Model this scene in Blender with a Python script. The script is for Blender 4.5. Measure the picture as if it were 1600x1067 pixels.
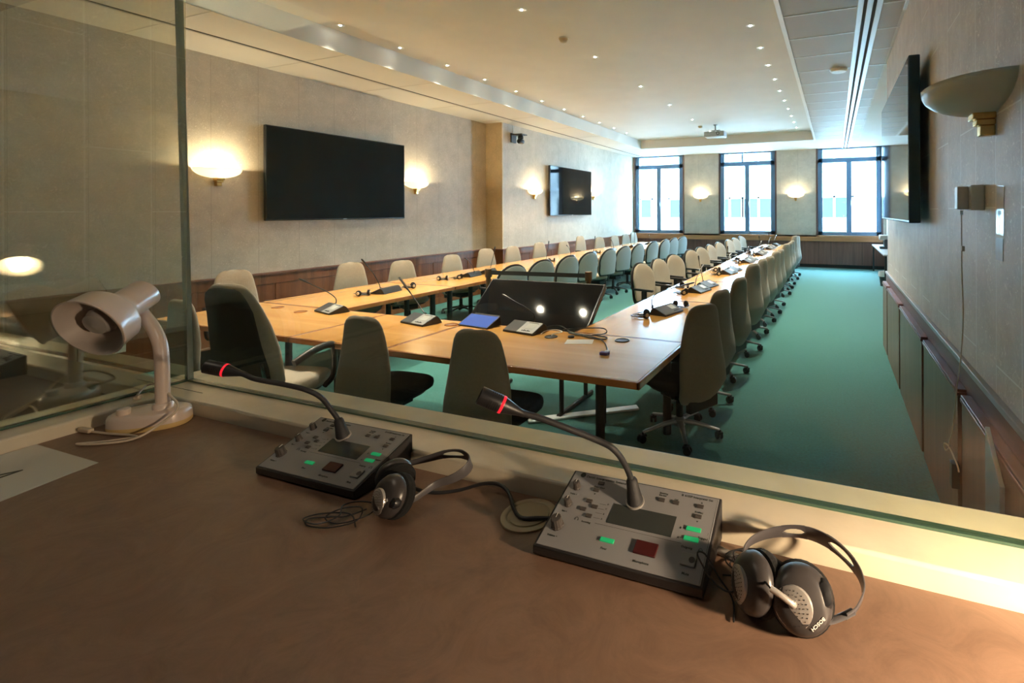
import bpy, bmesh, math, random
from math import sin, cos, pi, radians, sqrt
from mathutils import Vector, Matrix

random.seed(7)
for _o in list(bpy.data.objects):
    bpy.data.objects.remove(_o)
SC = bpy.context.scene
COL = SC.collection

# ---------------------------------------------------------------- camera
cd = bpy.data.cameras.new('camera')
cd.sensor_fit = 'HORIZONTAL'
cd.sensor_width = 36.0
cd.lens = 776.2 / 1600 * 36
cd.shift_x = (800 - 1001.4) / 1600
cd.shift_y = (330.7 - 533.5) / 1600
cd.clip_start = 0.02
cd.clip_end = 200
cam = bpy.data.objects.new('camera', cd)
COL.objects.link(cam)
cam.matrix_world = (Matrix.Translation((0, 0, 1.70)) @ Matrix.Rotation(0.3713, 4, 'Z')
                    @ Matrix.Rotation(pi / 2, 4, 'X') @ Matrix.Rotation(-0.0038, 4, 'Z'))
SC.camera = cam

# ---------------------------------------------------------------- world, daylight, exposure
SC.view_settings.view_transform = 'Standard'
SC.view_settings.look = 'None'
SC.view_settings.gamma = 1
SC.view_settings.exposure = 1.80
SC.view_settings.use_curve_mapping = False
SC.cycles.use_denoising = True
SC.cycles.max_bounces = 10
SC.cycles.diffuse_bounces = 5
SC.cycles.glossy_bounces = 5
SC.cycles.transmission_bounces = 6
SC.cycles.transparent_max_bounces = 12
SC.cycles.sample_clamp_indirect = 8
SC.cycles.caustics_reflective = False
SC.cycles.caustics_refractive = False

w = bpy.data.worlds.new('overcast_sky')
SC.world = w
w.use_nodes = True
wn = w.node_tree.nodes
wn['Background'].inputs[0].default_value = (0.43, 0.69, 1.0, 1)
wn['Background'].inputs[1].default_value = 25.0


def area(name, loc, rot, sx, sy, power, color, portal=False):
    l = bpy.data.lights.new(name, 'AREA')
    l.shape = 'RECTANGLE'
    l.size, l.size_y = sx, sy
    l.energy = power
    l.color = color
    o = bpy.data.objects.new(name, l)
    COL.objects.link(o)
    o.location = loc
    o.rotation_euler = rot
    if portal:
        l.cycles.is_portal = True
    return o


WINX = [(-6.40, -4.70), (-3.44, -1.72), (-0.46, 1.27)]
for x0, x1 in WINX:
    area('window_portal', ((x0 + x1) / 2, 16.28, 2.28), (-pi / 2, 0, 0), x1 - x0, 2.6, 1, (1, 1, 1), True)


# ---------------------------------------------------------------- materials
def nt(name):
    m = bpy.data.materials.new(name)
    m.use_nodes = True
    t = m.node_tree
    return m, t, t.nodes, t.links, t.nodes['Principled BSDF']


def pm(name, col, rough=0.5, metal=0.0, coat=0.0, emit=None, es=0.0, spec=0.5, noise=0.0, nscale=40, bump=0.0, bscale=200, sheen=0.0):
    m, t, n, l, b = nt(name)
    b.inputs['Base Color'].default_value = (*col, 1)
    b.inputs['Roughness'].default_value = rough
    b.inputs['Metallic'].default_value = metal
    b.inputs['Coat Weight'].default_value = coat
    b.inputs['Coat Roughness'].default_value = 0.08
    b.inputs['Specular IOR Level'].default_value = spec
    b.inputs['Sheen Weight'].default_value = sheen
    if emit:
        b.inputs['Emission Color'].default_value = (*emit, 1)
        b.inputs['Emission Strength'].default_value = es
    tc = n.new('ShaderNodeTexCoord')
    if noise:
        tx = n.new('ShaderNodeTexNoise')
        tx.inputs['Scale'].default_value = nscale
        tx.inputs['Detail'].default_value = 5
        l.new(tc.outputs['Object'], tx.inputs['Vector'])
        mr = n.new('ShaderNodeMapRange')
        mr.inputs[1].default_value = 0.3
        mr.inputs[2].default_value = 0.7
        mr.inputs[3].default_value = 1 - noise
        mr.inputs[4].default_value = 1 + noise
        l.new(tx.outputs[0], mr.inputs[0])
        hs = n.new('ShaderNodeVectorMath')
        hs.operation = 'SCALE'
        hs.inputs[0].default_value = col
        l.new(mr.outputs[0], hs.inputs['Scale'])
        l.new(hs.outputs[0], b.inputs['Base Color'])
    if bump:
        t2 = n.new('ShaderNodeTexNoise')
        t2.inputs['Scale'].default_value = bscale
        t2.inputs['Detail'].default_value = 3
        l.new(tc.outputs['Object'], t2.inputs['Vector'])
        bp = n.new('ShaderNodeBump')
        bp.inputs['Strength'].default_value = bump
        bp.inputs['Distance'].default_value = 0.004
        l.new(t2.outputs[0], bp.inputs['Height'])
        l.new(bp.outputs[0], b.inputs['Normal'])
    return m


def wood(name, c1, c2, axis=1, scale=5.0, rough=0.3, coat=0.3, stretch=12.0):
    m, t, n, l, b = nt(name)
    tc = n.new('ShaderNodeTexCoord')
    mp = n.new('ShaderNodeMapping')
    s = [stretch] * 3
    s[axis] = 0.6
    mp.inputs['Scale'].default_value = s
    l.new(tc.outputs['Object'], mp.inputs['Vector'])
    tx = n.new('ShaderNodeTexNoise')
    tx.inputs['Scale'].default_value = scale / 4
    tx.inputs['Detail'].default_value = 6
    tx.inputs['Distortion'].default_value = 0.6
    l.new(mp.outputs[0], tx.inputs['Vector'])
    cr = n.new('ShaderNodeValToRGB')
    cr.color_ramp.elements[0].position = 0.3
    cr.color_ramp.elements[1].position = 0.72
    cr.color_ramp.elements[0].color = (*c1, 1)
    cr.color_ramp.elements[1].color = (*c2, 1)
    l.new(tx.outputs[0], cr.inputs[0])
    l.new(cr.outputs[0], b.inputs['Base Color'])
    b.inputs['Roughness'].default_value = rough
    b.inputs['Coat Weight'].default_value = coat
    b.inputs['Coat Roughness'].default_value = 0.12
    return m


def glass(name, tint, ior=1.45, rough=0.0, rtint=(1, 1, 1)):
    m, t, n, l, b = nt(name)
    n.remove(b)
    out = n['Material Output']
    tr = n.new('ShaderNodeBsdfTransparent')
    tr.inputs[0].default_value = (*tint, 1)
    gl = n.new('ShaderNodeBsdfGlossy')
    gl.inputs['Roughness'].default_value = rough
    gl.inputs['Color'].default_value = (*rtint, 1)
    fr = n.new('ShaderNodeFresnel')
    fr.inputs[0].default_value = ior
    geo = n.new('ShaderNodeNewGeometry')
    mx = n.new('ShaderNodeMixShader')
    # the fresnel node inverts its index on back faces; use the same index both ways
    mi = n.new('ShaderNodeMix')
    mi.data_type = 'FLOAT'
    mi.inputs[2].default_value = ior
    mi.inputs[3].default_value = 1 / ior
    l.new(geo.outputs['Backfacing'], mi.inputs[0])
    l.new(mi.outputs[0], fr.inputs[0])
    l.new(fr.outputs[0], mx.inputs[0])
    l.new(tr.outputs[0], mx.inputs[1])
    l.new(gl.outputs[0], mx.inputs[2])
    l.new(mx.outputs[0], out.inputs[0])
    return m


def wallpaper(name, col, axis, pitch=0.52):
    """textured wall covering hung in vertical drops: fine speckle, thin seams"""
    m, t, n, l, b = nt(name)
    tc = n.new('ShaderNodeTexCoord')
    tx = n.new('ShaderNodeTexNoise')
    tx.inputs['Scale'].default_value = 3.5
    tx.inputs['Detail'].default_value = 12
    tx.inputs['Roughness'].default_value = 0.75
    l.new(tc.outputs['Object'], tx.inputs['Vector'])
    cr = n.new('ShaderNodeValToRGB')
    e = cr.color_ramp.elements
    e[0].position, e[1].position = 0.34, 0.7
    e[0].color = (*[c * 0.82 for c in col], 1)
    e[1].color = (*[min(1, c * 1.12) for c in col], 1)
    l.new(tx.outputs[0], cr.inputs[0])
    # pale scratchy flecks
    mp2 = n.new('ShaderNodeMapping')
    mp2.inputs['Scale'].default_value = (1, 1, 1)
    l.new(tc.outputs['Object'], mp2.inputs['Vector'])
    fl = n.new('ShaderNodeTexNoise')
    fl.inputs['Scale'].default_value = 34
    fl.inputs['Detail'].default_value = 4
    fl.inputs['Distortion'].default_value = 2.5
    l.new(mp2.outputs[0], fl.inputs['Vector'])
    flr = n.new('ShaderNodeMapRange')
    flr.inputs[1].default_value = 0.59
    flr.inputs[2].default_value = 0.66
    l.new(fl.outputs[0], flr.inputs[0])
    mxf = n.new('ShaderNodeMix')
    mxf.data_type = 'RGBA'
    l.new(flr.outputs[0], mxf.inputs[0])
    l.new(cr.outputs[0], mxf.inputs[6])
    mxf.inputs[7].default_value = (*[min(1, c * 1.28) for c in col], 1)
    # seams
    sp = n.new('ShaderNodeSeparateXYZ')
    l.new(tc.outputs['Object'], sp.inputs[0])
    a = n.new('ShaderNodeMath'); a.operation = 'DIVIDE'; a.inputs[1].default_value = pitch
    l.new(sp.outputs[axis], a.inputs[0])
    f = n.new('ShaderNodeMath'); f.operation = 'FRACT'
    l.new(a.outputs[0], f.inputs[0])
    c = n.new('ShaderNodeMath'); c.operation = 'LESS_THAN'; c.inputs[1].default_value = 0.012
    l.new(f.outputs[0], c.inputs[0])
    mx = n.new('ShaderNodeMix')
    mx.data_type = 'RGBA'
    sc_ = n.new('ShaderNodeMath'); sc_.operation = 'MULTIPLY'; sc_.inputs[1].default_value = 0.45
    l.new(c.outputs[0], sc_.inputs[0])
    l.new(sc_.outputs[0], mx.inputs[0])
    l.new(mxf.outputs[2], mx.inputs[6])
    mx.inputs[7].default_value = (*[v * 0.45 for v in col], 1)
    l.new(mx.outputs[2], b.inputs['Base Color'])
    b.inputs['Roughness'].default_value = 0.55
    bp = n.new('ShaderNodeBump')
    bp.inputs['Strength'].default_value = 0.35
    bp.inputs['Distance'].default_value = 0.004
    l.new(tx.outputs[0], bp.inputs['Height'])
    l.new(bp.outputs[0], b.inputs['Normal'])
    return m


M = {}
M['carpet'] = pm('teal_carpet', (0.018, 0.165, 0.152), 0.85, noise=0.28, nscale=55, bump=0.9, bscale=400, sheen=0.3)
M['wall'] = wallpaper('beige_wallpaper', (0.50, 0.44, 0.35), 1)
M['wallx'] = wallpaper('beige_wallpaper_far', (0.56, 0.52, 0.46), 0)
M['wallr'] = wallpaper('pale_wallpaper_right', (0.70, 0.66, 0.61), 1, 0.62)


def add_joints(m):
    """staggered pale joints between the long upright wall-covering pieces"""
    t = m.node_tree
    n, l = t.nodes, t.links
    b = n['Principled BSDF']
    src = b.inputs['Base Color'].links[0].from_socket
    tc = n.new('ShaderNodeTexCoord')
    sp = n.new('ShaderNodeSeparateXYZ')
    cb = n.new('ShaderNodeCombineXYZ')
    l.new(tc.outputs['Object'], sp.inputs[0])
    l.new(sp.outputs[2], cb.inputs[0])
    l.new(sp.outputs[1], cb.inputs[1])
    br = n.new('ShaderNodeTexBrick')
    br.inputs['Scale'].default_value = 1.0
    br.inputs['Brick Width'].default_value = 1.05
    br.inputs['Row Height'].default_value = 0.31
    br.inputs['Mortar Size'].default_value = 0.004
    br.inputs['Mortar Smooth'].default_value = 0.2
    br.offset = 0.37
    l.new(cb.outputs[0], br.inputs['Vector'])
    mx = n.new('ShaderNodeMix')
    mx.data_type = 'RGBA'
    mu = n.new('ShaderNodeMath'); mu.operation = 'MULTIPLY'; mu.inputs[1].default_value = 0.75
    l.new(br.outputs['Fac'], mu.inputs[0])
    l.new(mu.outputs[0], mx.inputs[0])
    l.new(src, mx.inputs[6])
    mx.inputs[7].default_value = (0.95, 0.95, 0.93, 1)
    l.new(mx.outputs[2], b.inputs['Base Color'])


add_joints(M['wallr'])
M['tan'] = wallpaper('tan_panel', (0.60, 0.46, 0.28), 0, 3.0)
M['ceil'] = pm('white_ceiling_paint', (0.68, 0.675, 0.64), 0.7, noise=0.03, nscale=3)
M['ceilg'] = pm('ceiling_tile_paint', (0.48, 0.46, 0.43), 0.55, noise=0.03, nscale=3)
M['alu'] = pm('white_aluminium', (0.80, 0.82, 0.84), 0.35, metal=0.2)
M['darkgap'] = pm('dark_gap', (0.02, 0.02, 0.02), 0.8)
M['wains'] = wood('brown_wainscot_wood', (0.13, 0.042, 0.016), (0.26, 0.095, 0.035), axis=2, scale=6, rough=0.32, coat=0.35)
M['rail'] = wood('mahogany_rail', (0.15, 0.055, 0.032), (0.24, 0.095, 0.055), axis=1, scale=6, rough=0.45, coat=0.1)
M['wainsb'] = wood('radiator_panel_wood', (0.15, 0.06, 0.045), (0.24, 0.10, 0.07), axis=2, scale=6, rough=0.4, coat=0.2)
M['panelr'] = wood('cabinet_panel_wood', (0.16, 0.085, 0.055), (0.24, 0.13, 0.085), axis=2, scale=6, rough=0.42, coat=0.15)
M['orange'] = wood('orange_ledge_wood', (0.42, 0.17, 0.07), (0.55, 0.25, 0.11), axis=0, scale=6, rough=0.35, coat=0.2)
M['table'] = wood('honey_veneer', (0.62, 0.29, 0.065), (0.80, 0.43, 0.125), axis=0, scale=4, rough=0.22, coat=0.45, stretch=7)
M['tabley'] = wood('honey_veneer_long', (0.62, 0.29, 0.065), (0.80, 0.43, 0.125), axis=1, scale=4, rough=0.22, coat=0.45, stretch=7)
M['edge'] = wood('cherry_edge', (0.34, 0.12, 0.035), (0.46, 0.19, 0.06), axis=0, scale=5, rough=0.22, coat=0.6)
M['blackmetal'] = pm('black_metal', (0.025, 0.025, 0.027), 0.4)
M['greymetal'] = pm('grey_metal', (0.35, 0.35, 0.36), 0.35, metal=0.7)
M['chrome'] = pm('chrome', (0.75, 0.76, 0.78), 0.12, metal=1.0)
M['steel'] = pm('brushed_steel', (0.45, 0.52, 0.58), 0.35, metal=0.9)
M['brass'] = pm('brass', (0.75, 0.50, 0.18), 0.22, metal=1.0)
M['bronze'] = pm('bronze_post', (0.20, 0.13, 0.08), 0.35, metal=0.8)
M['plastic'] = pm('black_plastic', (0.018, 0.018, 0.02), 0.38)
M['plasticm'] = pm('matte_black_plastic', (0.02, 0.02, 0.022), 0.6, bump=0.2, bscale=900)
M['foam'] = pm('black_foam', (0.012, 0.012, 0.012), 0.95, bump=1.0, bscale=1200)
M['taupe'] = pm('shaded_beige_fabric', (0.215, 0.185, 0.14), 0.9, noise=0.06, nscale=60, bump=0.5, bscale=700, sheen=0.3)  # same chair fabric as the beige, with shade darkened into the colour
M['beige'] = pm('beige_fabric', (0.38, 0.325, 0.25), 0.9, noise=0.06, nscale=60, bump=0.5, bscale=700, sheen=0.3)
M['cream'] = pm('cream_fabric', (0.50, 0.44, 0.35), 0.9, noise=0.05, nscale=60, bump=0.4, bscale=700)
M['darkfab'] = pm('black_fabric', (0.022, 0.020, 0.018), 0.95, bump=0.4, bscale=700)
M['greypanel'] = pm('grey_back_panel', (0.38, 0.39, 0.38), 0.6, noise=0.04, nscale=30)
M['screen'] = pm('dark_screen', (0.006, 0.007, 0.009), 0.04, spec=0.22)
M['tvscreen'] = pm('television_panel', (0.004, 0.005, 0.006), 0.06, spec=0.07)
M['bezel'] = pm('screen_bezel', (0.012, 0.012, 0.014), 0.25)
M['lampwhite'] = pm('lamp_enamel', (0.72, 0.60, 0.52), 0.28, coat=0.3)
M['lampyellow'] = pm('lamp_base_rim', (0.72, 0.52, 0.22), 0.45)
M['lampin'] = pm('lamp_inside', (0.60, 0.52, 0.46), 0.45)
M['bulb'] = pm('bulb_glass', (0.45, 0.42, 0.40), 0.08, coat=0.6)
M['cordw'] = pm('cream_cord', (0.66, 0.55, 0.42), 0.5)
M['sill'] = pm('cream_gloss_paint', (0.74, 0.66, 0.50), 0.30, noise=0.10, nscale=9, bump=0.25, bscale=30)
M['sillj'] = pm('paint_joint', (0.16, 0.12, 0.07), 0.7)
M['seal'] = pm('green_glass_edge', (0.05, 0.10, 0.07), 0.25)
M['paper'] = pm('laminated_paper', (0.62, 0.62, 0.58), 0.25, coat=0.3)
M['ink'] = pm('black_ink', (0.02, 0.025, 0.02), 0.6)
M['conface'] = pm('console_grey_face', (0.30, 0.30, 0.31), 0.42, metal=0.2)
M['conbody'] = pm('console_dark_body', (0.025, 0.022, 0.022), 0.45, bump=0.2, bscale=900)
M['lcd'] = pm('lcd_window', (0.045, 0.050, 0.048), 0.12)
M['btn'] = pm('button_dark_grey', (0.07, 0.06, 0.055), 0.4)
M['btng'] = pm('button_grey', (0.30, 0.30, 0.29), 0.35)
M['green'] = pm('lit_green_button', (0.02, 0.42, 0.16), 0.4, emit=(0.02, 0.75, 0.25), es=0.06)
M['red'] = pm('dark_red_button', (0.06, 0.008, 0.008), 0.35)
M['ledred'] = pm('red_light_ring', (0.6, 0.02, 0.03), 0.3, emit=(1, 0.02, 0.04), es=0.22)
M['silver'] = pm('silver_plastic', (0.52, 0.49, 0.46), 0.35, metal=0.5)
M['band'] = pm('dark_grey_band', (0.085, 0.08, 0.085), 0.38)
M['cup'] = pm('charcoal_cup', (0.05, 0.045, 0.045), 0.32)
M['white'] = pm('white_plastic', (0.75, 0.75, 0.73), 0.4)
M['whitetxt'] = pm('white_print', (0.75, 0.73, 0.70), 0.5)
M['unitl'] = pm('unit_slate', (0.07, 0.075, 0.085), 0.3, coat=0.2)
M['units'] = pm('unit_silver', (0.45, 0.46, 0.47), 0.35, metal=0.4)
M['unitd'] = pm('unit_display', (0.50, 0.52, 0.50), 0.3)
M['wframe'] = pm('window_frame_blue_glare', (0.13, 0.24, 0.40), 0.4)  # dark brown frame, the blue window glare is put into its colour
M['wframe2'] = wood('window_casing_wood', (0.10, 0.06, 0.06), (0.15, 0.09, 0.08), axis=2)
M['facade'] = pm('white_render_facade', (0.40, 0.40, 0.39), 0.9, noise=0.04, nscale=1)
M['facadew'] = pm('facade_window_glass', (0.024, 0.030, 0.036), 0.8, spec=0.05)
M['facadew2'] = pm('facade_curtained_window', (0.075, 0.085, 0.095), 0.8, spec=0.05)
M['facadef'] = pm('facade_window_frame', (0.35, 0.37, 0.4), 0.6)
M['booth'] = pm('booth_wall_fabric', (0.06, 0.05, 0.045), 0.9)
M['boothw'] = pm('booth_lower_wall', (0.35, 0.30, 0.22), 0.8)
M['tablet'] = pm('tablet_screen', (0.02, 0.04, 0.12), 0.15, emit=(0.05, 0.11, 0.42), es=0.35)
M['purple'] = pm('purple_plug', (0.10, 0.06, 0.25), 0.4)
M['bag'] = pm('bin_liner', (0.62, 0.66, 0.70), 0.35)
M['bin'] = pm('bin_black', (0.03, 0.035, 0.04), 0.5)
M['sidetop'] = pm('pale_table_top', (0.55, 0.52, 0.50), 0.3)
M['machine'] = pm('appliance_black', (0.04, 0.05, 0.06), 0.3)
M['bulbon'] = pm('lit_bulb', (1, 1, 1), 0.5, emit=(1.0, 0.93, 0.82), es=60)
M['deskbulb'] = pm('lit_desk_bulb', (1, 1, 1), 0.5, emit=(1.0, 0.80, 0.55), es=30)
M['glassf'] = glass('booth_front_glass', (0.95, 0.98, 0.945), 1.33)
M['glassl'] = glass('booth_side_glass', (0.96, 0.985, 0.90), 3.2, rtint=(0.92, 1.0, 0.88))
M['glassw'] = glass('window_pane_glass', (0.97, 0.98, 0.98), 1.3)


def bowl_mat(name, col, es):
    m, t, n, l, b = nt(name)
    out = n['Material Output']
    tl = n.new('ShaderNodeBsdfTranslucent')
    tl.inputs[0].default_value = (*col, 1)
    mx = n.new('ShaderNodeMixShader')
    mx.inputs[0].default_value = 0.38
    b.inputs['Base Color'].default_value = (*col, 1)
    b.inputs['Roughness'].default_value = 0.3
    if es:
        b.inputs['Emission Color'].default_value = (1.0, 0.80, 0.50, 1)
        b.inputs['Emission Strength'].default_value = es
    l.new(b.outputs[0], mx.inputs[1])
    l.new(tl.outputs[0], mx.inputs[2])
    l.new(mx.outputs[0], out.inputs[0])
    return m


M['bowl'] = bowl_mat('frosted_glass_lit', (0.86, 0.82, 0.72), 0.35)
M['bowloff'] = bowl_mat('frosted_glass_unlit', (0.82, 0.82, 0.76), 0)


def desk_mat():
    m, t, n, l, b = nt('brown_swirl_laminate')
    tc = n.new('ShaderNodeTexCoord')
    tx = n.new('ShaderNodeTexNoise')
    tx.inputs['Scale'].default_value = 9
    tx.inputs['Detail'].default_value = 9
    tx.inputs['Roughness'].default_value = 0.72
    tx.inputs['Distortion'].default_value = 2.2
    l.new(tc.outputs['Object'], tx.inputs['Vector'])
    cr = n.new('ShaderNodeValToRGB')
    cr.color_ramp.elements[0].position = 0.3
    cr.color_ramp.elements[1].position = 0.72
    cr.color_ramp.elements[0].color = (0.165, 0.095, 0.062, 1)
    cr.color_ramp.elements[1].color = (0.26, 0.158, 0.105, 1)
    l.new(tx.outputs[0], cr.inputs[0])
    l.new(cr.outputs[0], b.inputs['Base Color'])
    b.inputs['Roughness'].default_value = 0.42
    bp = n.new('ShaderNodeBump')
    bp.inputs['Strength'].default_value = 0.15
    bp.inputs['Distance'].default_value = 0.002
    l.new(tx.outputs[0], bp.inputs['Height'])
    l.new(bp.outputs[0], b.inputs['Normal'])
    return m


M['desk'] = desk_mat()


# ---------------------------------------------------------------- mesh helpers
class MB:
    def __init__(s):
        s.v, s.f, s.mi = [], [], []
        s.cur = 0

    def mat(s, i):
        s.cur = i
        return s

    def add(s, vs, fs):
        o = len(s.v)
        s.v += [tuple(p) for p in vs]
        s.f += [tuple(i + o for i in f) for f in fs]
        s.mi += [s.cur] * len(fs)
        return s

    def box(s, x0, x1, y0, y1, z0, z1, mtx=None):
        vs = [Vector(p) for p in ((x0, y0, z0), (x1, y0, z0), (x1, y1, z0), (x0, y1, z0),
                                  (x0, y0, z1), (x1, y0, z1), (x1, y1, z1), (x0, y1, z1))]
        if mtx is not None:
            vs = [mtx @ p for p in vs]
        return s.add(vs, [(0, 3, 2, 1), (4, 5, 6, 7), (0, 1, 5, 4), (1, 2, 6, 5), (2, 3, 7, 6), (3, 0, 4, 7)])

    def loft(s, rings, cap0=True, cap1=True, closed=True):
        n = len(rings[0])
        vs = [p for r in rings for p in r]
        fs = []
        for i in range(len(rings) - 1):
            for j in range(n if closed else n - 1):
                k = (j + 1) % n
                fs.append((i * n + j, i * n + k, (i + 1) * n + k, (i + 1) * n + j))
        if cap0:
            fs.append(tuple(reversed(range(n))))
        if cap1:
            b = (len(rings) - 1) * n
            fs.append(tuple(range(b, b + n)))
        return s.add(vs, fs)

    def lathe(s, prof, n=24, mtx=None, cap0=True, cap1=True):
        rings = []
        for r, z in prof:
            ring = [Vector((r * cos(2 * pi * k / n), r * sin(2 * pi * k / n), z)) for k in range(n)]
            if mtx is not None:
                ring = [mtx @ p for p in ring]
            rings.append(ring)
        return s.loft(rings, cap0, cap1)

    def tube(s, pts, r, n=8, caps=True, flat=None):
        pts = [Vector(p) for p in pts]
        rs = r if isinstance(r, (list, tuple)) else [r] * len(pts)
        rings = []
        up = None
        for i, p in enumerate(pts):
            d = (pts[min(i + 1, len(pts) - 1)] - pts[max(i - 1, 0)]).normalized()
            if up is None:
                up = Vector((0, 0, 1)) if abs(d.z) < 0.9 else Vector((1, 0, 0))
            a = d.cross(up).normalized()
            up = a.cross(d).normalized()
            ra = rs[i]
            rb = ra if flat is None else ra * flat
            rings.append([p + a * (ra * cos(2 * pi * k / n)) + up * (rb * sin(2 * pi * k / n)) for k in range(n)])
        return s.loft(rings, caps, caps)

    def prism(s, poly, d0, d1, fn):
        """poly: 2d outline; fn(u, v, d) -> 3d"""
        return s.loft([[fn(u, v, d0) for u, v in poly], [fn(u, v, d1) for u, v in poly]])

    def build(s, name, mat, parent=None, smooth=False, bevel=0.0, seg=2, subsurf=0, auto=None):
        me = bpy.data.meshes.new(name)
        me.from_pydata(s.v, [], s.f)
        mats = mat if isinstance(mat, (list, tuple)) else [mat]
        for m in mats:
            me.materials.append(m)
        if len(mats) > 1:
            me.polygons.foreach_set('material_index', s.mi)
        bm = bmesh.new()
        bm.from_mesh(me)
        bmesh.ops.recalc_face_normals(bm, faces=bm.faces)
        bm.to_mesh(me)
        bm.free()
        if smooth or bevel:
            me.polygons.foreach_set('use_smooth', [True] * len(me.polygons))
            if auto is not False:
                try:
                    me.set_sharp_from_angle(angle=radians(auto or 40))
                except Exception:
                    pass
        me.update()
        o = bpy.data.objects.new(name, me)
        COL.objects.link(o)
        if parent is not None:
            o.parent = parent
        if bevel:
            b = o.modifiers.new('bevel', 'BEVEL')
            b.width = bevel
            b.segments = seg
            b.limit_method = 'ANGLE'
            b.angle_limit = radians(40)
            b.harden_normals = False
        if subsurf:
            q = o.modifiers.new('sub', 'SUBSURF')
            q.levels = q.render_levels = subsurf
        return o


def smooth_path(pts, k=6):
    """Catmull-Rom"""
    P = [Vector(p) for p in pts]
    out = []
    for i in range(len(P) - 1):
        p0, p1, p2, p3 = P[max(i - 1, 0)], P[i], P[i + 1], P[min(i + 2, len(P) - 1)]
        for j in range(k):
            t = j / k
            out.append(0.5 * ((2 * p1) + (p2 - p0) * t + (2 * p0 - 5 * p1 + 4 * p2 - p3) * t * t + (3 * p1 - p0 - 3 * p2 + p3) * t ** 3))
    out.append(P[-1])
    return out


def thing(name, label, cat, loc=(0, 0, 0), rz=0, group=None):
    o = bpy.data.objects.new(name, None)
    COL.objects.link(o)
    o.empty_display_size = 0.1
    o.location = loc
    o.rotation_euler = (0, 0, rz)
    o['label'] = label
    o['category'] = cat
    if group:
        o['group'] = group
    return o


def tag(o, label, cat, group=None):
    o['label'] = label
    o['category'] = cat
    if group:
        o['group'] = group
    return o


def st(o):
    o['kind'] = 'structure'
    return o


def dup(root, loc, rz, label, group=None):
    def cp(o, par):
        c = o.copy()
        COL.objects.link(c)
        c.parent = par
        for ch in [q for q in bpy.data.objects if q.parent == o]:
            cp(ch, c)
        return c
    kids = {}
    r = cp(root, None)
    r.location = loc
    r.rotation_euler = (0, 0, rz)
    r['label'] = label
    if group:
        r['group'] = group
    return r


def text(body, size, mat, parent, x, y, z, rz=0, mtx=None, name='lettering', align='LEFT', depth=0.0002):
    c = bpy.data.curves.new('txt', 'FONT')
    c.body = body
    c.size = size
    c.extrude = depth
    c.align_x = align
    c.offset = size * 0.018
    c.resolution_u = 2
    o = bpy.data.objects.new('txt', c)
    COL.objects.link(o)
    bpy.context.view_layer.update()
    me = bpy.data.meshes.new_from_object(o)
    bpy.data.objects.remove(o)
    me.materials.clear()
    me.materials.append(mat)
    t = bpy.data.objects.new(name, me)
    COL.objects.link(t)
    t.parent = parent
    if mtx is not None:
        t.matrix_local = mtx @ Matrix.Translation((x, y, z)) @ Matrix.Rotation(rz, 4, 'Z')
    else:
        t.location = (x, y, z)
        t.rotation_euler = (0, 0, rz)
    return t


# ================================================================ THE ROOM
XN, XF, XR, YB, CZ, CC = -6.89, -6.48, 0.63, 15.92, 3.58, 3.83
YJ = 8.65
b = MB().box(-7.2, 1.75, -0.3, 16.3, -0.1, 0)
st(b.build('floor', M['carpet']))
# ceiling: perimeter slabs with the raised centre field
b = MB()
b.box(-7.2, -5.40, -0.3, 16.3, CZ, 4.1)
b.box(-0.49, 1.75, 0.96, 16.3, CZ, 4.1)
b.box(-5.40, -0.49, 13.9, 16.3, CZ, 4.1)
b.box(-5.40, -0.49, -0.3, 1.1, CZ, 4.1)
b.box(-5.40, -0.49, 1.1, 13.9, CC, 4.1)
st(b.build('ceiling', M['ceil']))
# walls
st(MB().box(-7.2, XN, -0.3, YJ, 0, CZ).build('wall_left', M['wall']))
st(MB().box(-7.2, XF, YJ, 16.3, 0, CZ).build('wall_left_far', M['wall']))
st(MB().box(XN - 0.01, XF + 0.004, YJ - 0.012, YJ + 0.02, 0.93, CZ).build('trim_1', M['tan']))
b = MB()
b.box(-7.2, -6.42, YB, 16.3, 0, CZ)
b.box(-4.70, -3.44, YB, 16.3, 0, CZ)
b.box(-1.72, -0.46, YB, 16.3, 0, CZ)
b.box(1.27, 1.75, YB, 16.3, 0, CZ)
b.box(-6.42, 1.27, YB, 16.3, 0, 0.97)
st(b.build('wall_back', M['wallx']))
st(MB().box(XR, 1.9, 0.97, 7.02, 0, CZ).build('wall_right', M['wallr']))
st(MB().box(1.40, 1.9, 7.02, 16.3, 0, CZ).build('wall_right_recess', M['wallr']))
st(MB().box(-7.2, -1.80, -0.45, -0.3, 0, CZ).build('wall_front', M['wall']))

# left wainscot: recessed panels with stiles and cap
def wainscot(x, y0, y1, pitch, name):
    b = MB()
    b.box(x, x + 0.025, y0, y1, 0.0, 0.90)
    y = y0
    while y < y1 - 0.05:
        b.box(x + 0.02, x + 0.036, y, min(y + 0.05, y1), 0.12, 0.78)
        y += pitch
    b.box(x + 0.02, x + 0.036, y0, y1, 0.78, 0.905)
    b.box(x + 0.02, x + 0.036, y0, y1, 0.0, 0.12)
    return st(b.build(name, M['wains'], bevel=0.003, seg=1))


wainscot(XN, -0.25, YJ, 0.92, 'trim_2')
wainscot(XF, YJ + 0.02, YB, 0.92, 'trim_3')
b = MB().box(XN, XF + 0.03, YJ - 0.03, YJ + 0.02, 0, 0.905)
st(b.build('trim_4', M['wains'], bevel=0.003, seg=1))
b = MB()
b.box(XN, XN + 0.06, -0.25, YJ - 0.03, 0.905, 0.93)
b.box(XN, XF + 0.06, YJ - 0.06, YJ + 0.01, 0.905, 0.93)
b.box(XF, XF + 0.06, YJ, YB - 0.06, 0.905, 0.93)
st(b.build('trim_5', M['rail'], bevel=0.004))
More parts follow.
